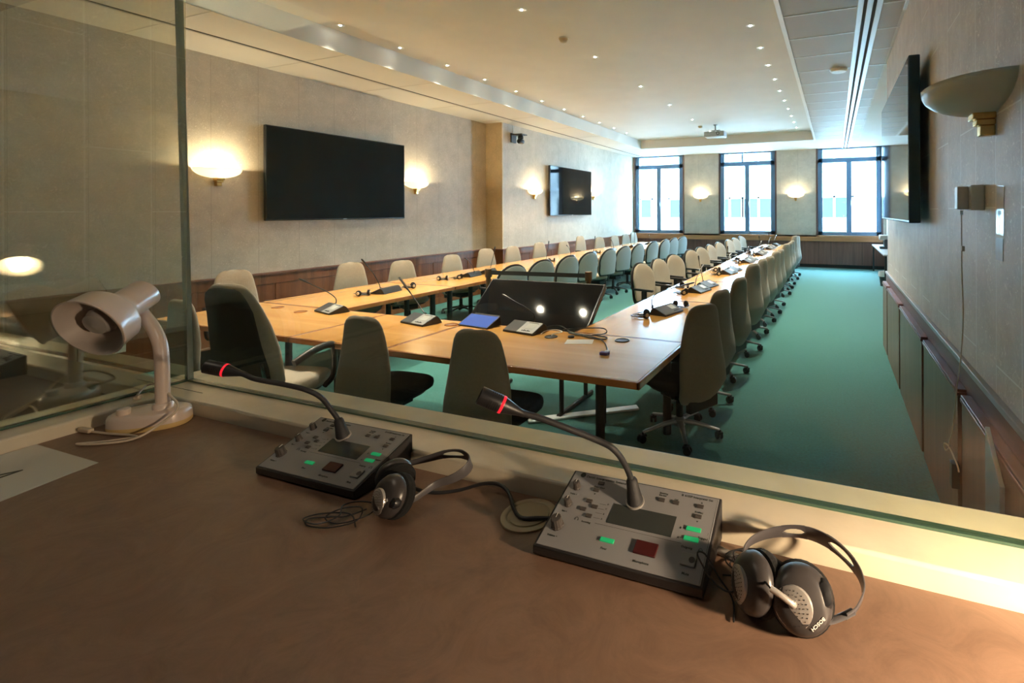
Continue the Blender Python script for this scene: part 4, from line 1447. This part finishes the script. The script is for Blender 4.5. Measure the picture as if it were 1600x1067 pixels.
    # small headphone symbols
    for u, v in ((0.180, 0.385), (0.945, 0.355)):
        x, y = P(u, v)
        b = MB()
        b.tube([mt @ Vector((x + 0.0026 * cos(a), y + 0.0030 * sin(a), 0.0014)) for a in [pi * k / 10 for k in range(11)]], 0.0003, 4)
        b.box(x - 0.0032, x - 0.0020, y - 0.002, y + 0.0005, 0.0012, 0.0015, mt)
        b.box(x + 0.0020, x + 0.0032, y - 0.002, y + 0.0005, 0.0012, 0.0015, mt)
        b.build('headphone_symbol', M['ink'], t)
    # microphone: socket, gooseneck, head, ring
    inv = (Matrix.Translation(loc) @ Matrix.Rotation(rz, 4, 'Z')).inverted()
    wp = [Vector(p) for p in mic_world]
    lp = [inv @ p for p in wp]
    up = (lp[1] - lp[0]).normalized()
    rot = Vector((0, 0, 1)).rotation_difference(up).to_matrix().to_4x4()
    mg = MB().lathe([(0.0150, -0.008), (0.0150, 0.001), (0.0132, 0.001)], 28, Matrix.Translation(lp[0]) @ mt.to_quaternion().to_matrix().to_4x4()).build('microphone_collar', M['silver'], t, smooth=True)
    MB().lathe([(0.0125, -0.010), (0.0130, 0.002), (0.0105, 0.018), (0.0100, 0.020), (0.0092, 0.032), (0.0070, 0.036), (0.005, 0.037)], 24, Matrix.Translation(lp[0]) @ rot).build('microphone_socket', M['plasticm'], t, smooth=True)
    path = smooth_path(lp, 8)
    hd = (lp[-1] - lp[-2]).normalized()
    hl_ = 0.072
    # cut the path where the head starts
    body = [p for p in path if (p - lp[-1]).length > hl_ - 0.004]
    MB().tube(body, 0.0049, 12).build('gooseneck', M['plasticm'], t, smooth=True)
    q = Vector((0, 0, 1)).rotation_difference(hd).to_matrix().to_4x4()
    h = Matrix.Translation(lp[-1] - hd * hl_) @ q
    hp = MB().lathe([(0.0049, -0.002), (0.0055, 0.006), (0.0095, 0.022), (0.0125, 0.034)], 28, h, True, False)
    hp.lathe([(0.0125, 0.038), (0.0132, 0.040), (0.0132, hl_ - 0.0), (0.0118, hl_ + 0.001), (0.0112, hl_ - 0.005), (0.0001, hl_ - 0.006)], 28, h, False, True)
    head = hp.build('microphone_head', M['plastic'], t, smooth=True)
    MB().lathe([(0.0128, 0.0338), (0.0131, 0.0345), (0.0131, 0.0375), (0.0128, 0.0382)], 28, h, False, False).build('light_ring', M['ledred'], head, smooth=True)
    b = MB()
    for k in range(5):
        zz = 0.043 + k * 0.0033
        for a0 in (0.2, 2.3, 4.4):
            ring = []
            for j in range(7):
                a = a0 + 1.2 * j / 6
                ring.append(h @ Vector((0.01335 * cos(a), 0.01335 * sin(a), zz)))
            b.tube(ring, 0.0006, 4)
    b.build('grille_slots', M['darkgap'], head)
    return t


console('grey interpreter console on the right, beside the silver headphones on bare desk', (-0.427, 0.640, DZ + 0.0005), radians(1.2),
        [(-0.301, 0.742, 1.234), (-0.306, 0.742, 1.262), (-0.312, 0.730, 1.294), (-0.323, 0.71, 1.327), (-0.351, 0.70, 1.343), (-0.419, 0.66, 1.380), (-0.452, 0.64, 1.395), (-0.499, 0.61, 1.424)])
console('grey interpreter console on the left, nearer the white desk lamp', (-1.072, 0.640, DZ + 0.0005), radians(1.5),
        [(-0.960, 0.742, 1.234), (-0.972, 0.742, 1.262), (-0.983, 0.73, 1.293), (-0.990, 0.715, 1.320), (-1.008, 0.698, 1.338), (-1.040, 0.680, 1.350), (-1.086, 0.65, 1.366), (-1.118, 0.64, 1.377), (-1.172, 0.61, 1.394)])


# ---------------------------------------------------------------- booth headphones
def strap(pts, w, th, name, mat, parent, up_hint, holes=None):
    """flat band along pts: width w along 'up', thickness th"""
    P = smooth_path(pts, 6)
    n = len(P)
    rings = []
    for i, p in enumerate(P):
        d = (P[min(i + 1, n - 1)] - P[max(i - 1, 0)]).normalized()
        hint = up_hint(i / (n - 1))
        a = (hint - d * hint.dot(d)).normalized()
        s = d.cross(a).normalized()
        ww = w(i / (n - 1))
        ring = []
        for (ca, sa) in ((-1, -0.6), (-0.9, -1), (0.9, -1), (1, -0.6), (1, 0.6), (0.9, 1), (-0.9, 1), (-1, 0.6)):
            ring.append(p + a * (ca * ww / 2) + s * (sa * th / 2))
        rings.append(ring)
    b = MB()
    if not holes:
        b.loft(rings)
        return b.build(name, mat, parent, smooth=True)
    # build with slots: split into two rails where a hole is
    def rail(i0, i1, f):
        rr = []
        for i in range(i0, i1 + 1):
            c = [f(i, r) for r in (0,)][0]
            rr.append(c)
        b.loft(rr)
    i = 0
    segs = sorted([(int(h0 * (n - 1)), int(h1 * (n - 1))) for h0, h1 in holes])
    cur = 0
    for h0, h1 in segs:
        b.loft(rings[cur:h0 + 1])
        for sgn in (-1, 1):
            rr = []
            for j in range(h0, h1 + 1):
                u = (j - h0) / (h1 - h0)
                g = 0.55 * sin(pi * u) ** 0.5 if 0 < u < 1 else 0.0
                p = P[j]
                d = (P[min(j + 1, n - 1)] - P[max(j - 1, 0)]).normalized()
                hint = up_hint(j / (n - 1))
                a = (hint - d * hint.dot(d)).normalized()
                s = d.cross(a).normalized()
                ww = w(j / (n - 1)) / 2
                lo, hi = sgn * g * ww, sgn * ww
                rr.append([p + a * lo + s * th / 2, p + a * hi + s * th / 2, p + a * hi - s * th / 2, p + a * lo - s * th / 2])
            b.loft(rr)
        cur = h1
    b.loft(rings[cur:])
    return b.build(name, mat, parent, smooth=True, auto=50)


def ear_cup(t, c, normal, label=True, boom=False, ltr_ang=0.0, R=0.036):
    """outer shell faces along normal"""
    nrm = Vector(normal).normalized()
    rx = Vector((0.932, 0.363, 0))
    ax = (rx - nrm * rx.dot(nrm)).normalized()
    ay = nrm.cross(ax)
    q = Matrix((ax, ay, nrm)).transposed().to_4x4()
    m = Matrix.Translation(c) @ q
    sh = MB().lathe([(0.0001, -0.004), (R * 0.90, -0.004), (R * 0.97, 0.0), (R * 0.95, 0.006), (R * 0.84, 0.013), (R * 0.60, 0.0185), (0.0001, 0.0195)], 36, m).build('ear_cup', M['cup'], t, smooth=True)
    MB().lathe([(R * 0.80, -0.003), (R * 1.0, -0.006), (R * 1.04, -0.013), (R * 0.97, -0.021), (R * 0.70, -0.023), (0.0001, -0.018)], 36, m).build('ear_cushion', M['foam'], t, smooth=True)
    m2 = m @ Matrix.Translation((0.0125 * cos(ltr_ang), 0.0125 * sin(ltr_ang), 0.0155)) @ Matrix.Rotation(0.30, 4, Vector((-sin(ltr_ang), cos(ltr_ang), 0)))
    cap = MB().lathe([(R * 0.60, -0.004), (R * 0.58, 0.0015), (R * 0.45, 0.0035), (0.0001, 0.0045)], 32, m2).build('silver_grille', M['silver'], sh, smooth=True)
    b = MB()
    for i in range(5):
        for k in range(max(1, i * 6)):
            a = 2 * pi * k / max(1, i * 6)
            rr = i * R * 0.115
            b.lathe([(0.00055, 0.0), (0.00055, 0.0008)], 5, m2 @ Matrix.Translation((rr * cos(a), rr * sin(a), 0.0042 - 0.0008 * (i / 4) ** 2 - 0.0003)))
    b.build('grille_holes', M['darkgap'], cap)
    return sh, m


hpt = thing('headphones', 'silver-capped headphones lying right of the right console', 'headphones', (0, 0, 0), 0, 'interpreter headphones on the booth desk')
zup = Vector((0, 0, 1))
band = [(0.012, 0.652, 1.207), (0.024, 0.664, 1.212), (0.033, 0.69, 1.220), (0.024, 0.72, 1.226), (-0.004, 0.748, 1.231), (-0.040, 0.762, 1.231), (-0.080, 0.757, 1.226), (-0.108, 0.738, 1.222), (-0.120, 0.712, 1.221), (-0.119, 0.688, 1.218)]
strap(band, lambda u: 0.014 + 0.014 * sin(pi * min(1, max(0, (u - 0.12) / 0.8))), 0.0022, 'headband', M['band'], hpt, lambda u: Vector((0.1, -0.45, 0.9)), holes=[(0.34, 0.47), (0.56, 0.66)])
arm_ = MB().tube(smooth_path([(0.020, 0.660, 1.210), (-0.002, 0.646, 1.204), (-0.016, 0.640, 1.203)], 4), 0.0055, 8, flat=0.45).build('slider_arm', M['band'], hpt, smooth=True)
MB().tube([(-0.119, 0.69, 1.222), (-0.113, 0.672, 1.218), (-0.108, 0.662, 1.210)], 0.0055, 8, flat=0.45).build('slider_arm', M['band'], hpt, smooth=True)
shR, mR = ear_cup(hpt, Vector((-0.040, 0.643, DZ + 0.0415)), (0.06, -0.82, 0.50), ltr_ang=radians(215), R=0.0385)
shL, mL = ear_cup(hpt, Vector((-0.098, 0.650, DZ + 0.041)), (-0.66, -0.66, 0.34), ltr_ang=radians(185), R=0.0365)
text('BOSCH', 0.0062, M['whitetxt'], shR, 0, 0, 0, -pi / 2, mR @ Matrix.Rotation(radians(-55), 4, 'Z') @ Matrix.Translation((0.0255, 0.0, 0.0178)) @ Matrix.Rotation(radians(33), 4, 'Y'), 'lettering', 'CENTER')
MB().lathe([(0.0001, -0.008), (0.008, -0.006), (0.0095, 0), (0.007, 0.006), (0.0001, 0.008)], 16, mR @ Matrix.Translation((0.029, 0.006, 0.010)) @ Matrix.Scale(1.7, 4, (0, 1, 0))).build('pivot', M['plastic'], shR, smooth=True)
MB().tube(smooth_path([mR @ Vector(p) for p in ((-0.010, -0.004, 0.021), (-0.012, -0.002, 0.028), (-0.022, 0.005, 0.031), (-0.034, 0.012, 0.031))], 5), [0.0045] * 3 + [0.0036] * 13, 10).build('cable_inlet', M['silver'], shR, smooth=True)
MB().tube(smooth_path([mR @ Vector((-0.034, 0.012, 0.031)), Vector((-0.090, 0.640, 1.238)), Vector((-0.108, 0.650, 1.232)), Vector((-0.125, 0.645, 1.205)), Vector((-0.155, 0.663, 1.198)), Vector((-0.178, 0.668, 1.225)), Vector((-0.170, 0.678, 1.222)), Vector((-0.150, 0.672, 1.20)), Vector((-0.128, 0.658, 1.186)), Vector((-0.12, 0.625, 1.183))], 6), 0.0013, 6).build('cable', M['plastic'], hpt, smooth=True)
rr = random.Random(5)
pts = [(-0.150, 0.70, 1.183)]
for k in range(34):
    a = k * 0.92
    rx, ry = 0.036 + rr.uniform(-0.006, 0.010), 0.022 + rr.uniform(-0.006, 0.004)
    pts.append((-0.105 + 0.0 * k + rx * cos(a), 0.722 + ry * sin(a) + rr.uniform(-0.004, 0.004), 1.184 + 0.0006 * k))
MB().tube(smooth_path(pts, 4), 0.0012, 5).build('coiled_cable', M['plastic'], hpt, smooth=True)

h1 = thing('headphones', 'black headphones tucked against the right side of the left console', 'headphones', (0, 0, 0), 0, 'interpreter headphones on the booth desk')
band = [(-0.682, 0.640, 1.205), (-0.674, 0.660, 1.208), (-0.665, 0.692, 1.214), (-0.640, 0.709, 1.222), (-0.626, 0.726, 1.231), (-0.629, 0.742, 1.240), (-0.655, 0.750, 1.244), (-0.697, 0.752, 1.236), (-0.740, 0.744, 1.222), (-0.778, 0.728, 1.212)]
strap(band, lambda u: 0.011 + 0.010 * sin(pi * min(1, max(0, (u - 0.15) / 0.8))), 0.0022, 'headband', M['band'], h1, lambda u: Vector((-0.1, -0.3, 0.95)), holes=[(0.66, 0.80)])
sh1, m1 = ear_cup(h1, Vector((-0.708, 0.636, DZ + 0.036)), (-0.12, -0.86, 0.42), ltr_ang=radians(222), R=0.0350)
sh2, m2_ = ear_cup(h1, Vector((-0.760, 0.690, DZ + 0.034)), (-0.75, 0.45, 0.35), ltr_ang=radians(100), R=0.0330)
text('BOSCH', 0.0068, M['whitetxt'], sh1, 0, 0, 0, -pi / 2, m1 @ Matrix.Rotation(radians(-55), 4, 'Z') @ Matrix.Translation((0.0120, 0.0, 0.0202)) @ Matrix.Rotation(radians(6), 4, 'Y'), 'lettering', 'CENTER')
MB().lathe([(0.0001, -0.008), (0.008, -0.006), (0.0095, 0), (0.007, 0.006), (0.0001, 0.008)], 16, m1 @ Matrix.Translation((0.025, -0.010, 0.010))).build('pivot', M['plastic'], sh1, smooth=True)
pts = [(-0.752, 0.625, 1.19)]
for p in ((-0.775, 0.605, 1.184), (-0.80, 0.595, 1.183), (-0.83, 0.578, 1.183), (-0.815, 0.565, 1.183), (-0.775, 0.572, 1.184), (-0.745, 0.60, 1.186), (-0.765, 0.625, 1.190), (-0.80, 0.615, 1.186), (-0.806, 0.590, 1.184), (-0.770, 0.585, 1.184),
          (-0.740, 0.615, 1.187), (-0.752, 0.645, 1.186), (-0.785, 0.64, 1.188), (-0.80, 0.618, 1.19), (-0.782, 0.596, 1.188), (-0.798, 0.570, 1.186), (-0.835, 0.572, 1.185), (-0.82, 0.592, 1.186), (-0.77, 0.607, 1.188), (-0.735, 0.59, 1.184)):
    pts.append(p)
MB().tube(smooth_path(pts, 6), 0.0012, 5).build('coiled_cable', M['plastic'], h1, smooth=True)

ck = MB().tube(smooth_path([(-0.808, 0.765, 1.19), (-0.775, 0.74, 1.185), (-0.742, 0.712, 1.186), (-0.692, 0.712, 1.1845), (-0.652, 0.735, 1.1845), (-0.61, 0.752, 1.196), (-0.575, 0.752, 1.202), (-0.545, 0.742, 1.198), (-0.515, 0.716, 1.189), (-0.49, 0.703, 1.1875), (-0.463, 0.712, 1.188), (-0.434, 0.722, 1.188)], 6), 0.0032, 8).build('console_cable', M['plastic'], smooth=True)
tag(ck, 'thick black cable joining the two consoles across the round outlet', 'cable')
plg = MB().box(-0.02, 0.02, -0.006, 0.006, 0, 0.008).build('jack_plug', M['silver'], bevel=0.002)
plg.location = (-0.150, 0.742, DZ + 0.001)
plg.rotation_euler = (0, 0, -0.3)
tag(plg, 'silver jack plug behind the right headphones near the sill', 'plug')


# ---------------------------------------------------------------- desk lamps
def desk_lamp(lab, cen, rz, head_c, head_v, joint, stem_foot, lit):
    """cen base centre; head_c back end; head_v direction toward opening (world)"""
    t = thing('desk_lamp', lab, 'lamp', (0, 0, 0), 0, 'white enamel desk lamps')
    m = Matrix.Translation(cen) @ Matrix.Rotation(rz, 4, 'Z')
    A, B_ = 0.080, 0.050
    ov = lambda f, z: [m @ Vector((A * f * math.copysign(abs(cos(a)) ** 0.8, cos(a)), B_ * f * math.copysign(abs(sin(a)) ** 0.8, sin(a)), z)) for a in [2 * pi * k / 40 for k in range(40)]]
    MB().loft([ov(0.97, 0.0), ov(1.0, 0.004), ov(1.0, 0.012)]).build('base_rim', M['lampyellow'], t, smooth=True)
    MB().loft([ov(1.0, 0.012), ov(0.99, 0.028), ov(0.95, 0.036), ov(0.85, 0.039), ov(0.4, 0.040)]).build('base', M['lampwhite'], t, smooth=True, auto=60)
    MB().lathe([(0.012, 0.038), (0.0125, 0.052), (0.010, 0.054), (0.0001, 0.054)], 24, m @ Matrix.Translation((-0.040, -0.022, 0))).build('switch_knob', M['lampwhite'], t, smooth=True)
    foot = Vector(stem_foot)
    MB().lathe([(0.020, -0.004), (0.020, 0.010), (0.017, 0.014)], 24, Matrix.Translation(foot)).build('stem_collar', M['lampwhite'], t, smooth=True)
    j = Vector(joint)
    v = Vector(head_v).normalized()
    hc = Vector(head_c)
    dv = Vector((j.x - foot.x, j.y - foot.y, 0))
    hz = j.z - foot.z
    pth = smooth_path([foot] + [foot + dv * a + Vector((0, 0, hz * c)) for a, c in ((0.02, 0.30), (0.04, 0.52), (0.12, 0.67), (0.34, 0.80), (0.68, 0.91), (1.0, 1.0))], 6)
    MB().tube(pth, 0.0145, 18).build('stem', M['lampwhite'], t, smooth=True)
    q = Vector((0, 0, 1)).rotation_difference(v).to_matrix().to_4x4()
    h = Matrix.Translation(hc) @ q
    sh = MB().lathe([(0.0001, 0.0), (0.032, 0.0), (0.036, 0.004), (0.037, 0.060), (0.040, 0.072), (0.062, 0.090), (0.070, 0.100), (0.0745, 0.145), (0.077, 0.150)], 40, h, False, False).build('lamp_shade', M['lampwhite'], t, smooth=True, auto=60)
    sd = sh.modifiers.new('solid', 'SOLIDIFY')
    sd.thickness = 0.0022
    sd.offset = -1
    MB().lathe([(0.0772, 0.151), (0.0740, 0.1515), (0.071, 0.146), (0.056, 0.118), (0.050, 0.100), (0.040, 0.080), (0.0001, 0.076)], 40, h, False, False).build('inner_reflector', M['lampin'], t, smooth=True, auto=60)
    b = MB()
    for k in range(8):
        a = 2 * pi * k / 8
        b.lathe([(0.0035, -0.0008), (0.0035, 0.001)], 10, h @ Matrix.Translation((0.021 * cos(a), 0.021 * sin(a), 0)))
    b.lathe([(0.005, -0.0008), (0.005, 0.001)], 12, h)
    b.build('vent_holes', M['darkgap'], sh)
    MB().lathe([(0.012, 0.078), (0.012, 0.085), (0.028, 0.104), (0.033, 0.120), (0.026, 0.136), (0.0001, 0.143)], 24, h).build('bulb', M['deskbulb'] if lit else M['bulb'], t, smooth=True)
    # joint block between shade and stem
    MB().tube([hc + v * 0.035, j + (j - hc - v * 0.035) * 0.12], 0.014, 12).build('swivel_joint', M['lampwhite'], t, smooth=True)
    return t, h


dl_, _h = desk_lamp('cream-white desk lamp in the glass corner, switched off', (-1.568, 0.700, DZ + 0.0005), radians(38),
                    (-1.655, 0.732, 1.498), (0.33, -0.84, -0.42), (-1.672, 0.722, 1.456), (-1.548, 0.715, DZ + 0.040), False)
lamp2, h2 = desk_lamp('lit white desk lamp just right of the frame on the booth desk', (0.56, 0.60, DZ + 0.0005), radians(-40),
                      (0.605, 0.445, 1.52), (-0.70, 0.30, -0.65), (0.62, 0.49, 1.46), (0.62, 0.57, DZ + 0.040), True)
l = bpy.data.lights.new('desk_lamp_glow', 'SPOT')
l.energy = 13.5
l.color = (1.0, 0.74, 0.48)
l.spot_size = radians(150)
l.spot_blend = 0.9
l.shadow_soft_size = 0.03
lo = bpy.data.objects.new('desk_lamp_glow', l)
COL.objects.link(lo)
lo.matrix_world = h2 @ Matrix.Translation((0, 0, 0.150)) @ Matrix.Rotation(pi, 4, 'X')

# cord of the left lamp
t = thing('lamp_cord', 'cream mains cord looped around the base of the left desk lamp', 'cord', (0, 0, 0))
MB().tube(smooth_path([(-1.645, 0.703, 1.235), (-1.679, 0.743, 1.25), (-1.60, 0.740, 1.262), (-1.535, 0.72, 1.255), (-1.475, 0.71, 1.232), (-1.485, 0.675, 1.200), (-1.496, 0.635, 1.1845), (-1.541, 0.595, 1.184), (-1.585, 0.578, 1.184), (-1.548, 0.603, 1.184), (-1.515, 0.632, 1.184), (-1.50, 0.645, 1.185), (-1.53, 0.645, 1.1845), (-1.59, 0.632, 1.184), (-1.645, 0.622, 1.185)], 7), 0.0026, 8).build('flex', M['cordw'], t, smooth=True)
MB().box(-0.018, 0.018, -0.006, 0.006, -0.004, 0.005, Matrix.Translation((-1.655, 0.619, 1.187)) @ Matrix.Rotation(0.15, 4, 'Z')).build('cord_end', M['cordw'], t, bevel=0.002)
MB().lathe([(0.006, 0), (0.006, 0.018), (0.0045, 0.02)], 14, Matrix.Translation((-1.655, 0.71, 1.232)) @ Matrix.Rotation(1.3, 4, 'Y')).build('inline_plug', M['cordw'], t, smooth=True)

# laminated sheets
for k, (dx, dy, rz, lab) in enumerate(((0, 0, 0.0, 'laminated sheet with thick black marker strokes at the desk left edge'), (0.010, 0.012, 0.05, 'second laminated sheet peeking out under the marked one'))):
    t = thing('laminated_sheet', lab, 'paper', (-1.545, 0.415 + dy, DZ + 0.0008 - 0.0004 * k), rz)
    poly = [(-0.128, 0.128), (0.128 - 0.01, 0.122), (0.150 + dx, -0.18), (-0.125, -0.18)]
    MB().loft([[Vector((u, v, 0)) for u, v in poly], [Vector((u, v, 0.0003)) for u, v in poly]]).build('sheet', M['paper'], t)
    if k == 0:
        b = MB()
        b.tube([(-0.06, -0.06, 0.0004), (0.010, 0.068, 0.0004)], [0.008, 0.003], 6, flat=0.03)
        b.tube([(0.010, 0.068, 0.0004), (0.02, -0.07, 0.0004)], [0.003, 0.008], 6, flat=0.03)
        b.tube([(-0.045, -0.02, 0.0004), (0.018, -0.02, 0.0004)], [0.006, 0.005], 6, flat=0.03)
        b.build('marker_strokes', M['ink'], t)
# added soft fill light above the booth desk, no fixture there
area('booth_fill_light', (-1.15, 0.30, 2.60), (0, 0, 0), 0.4, 0.4, 0.65, (1.0, 0.82, 0.62))
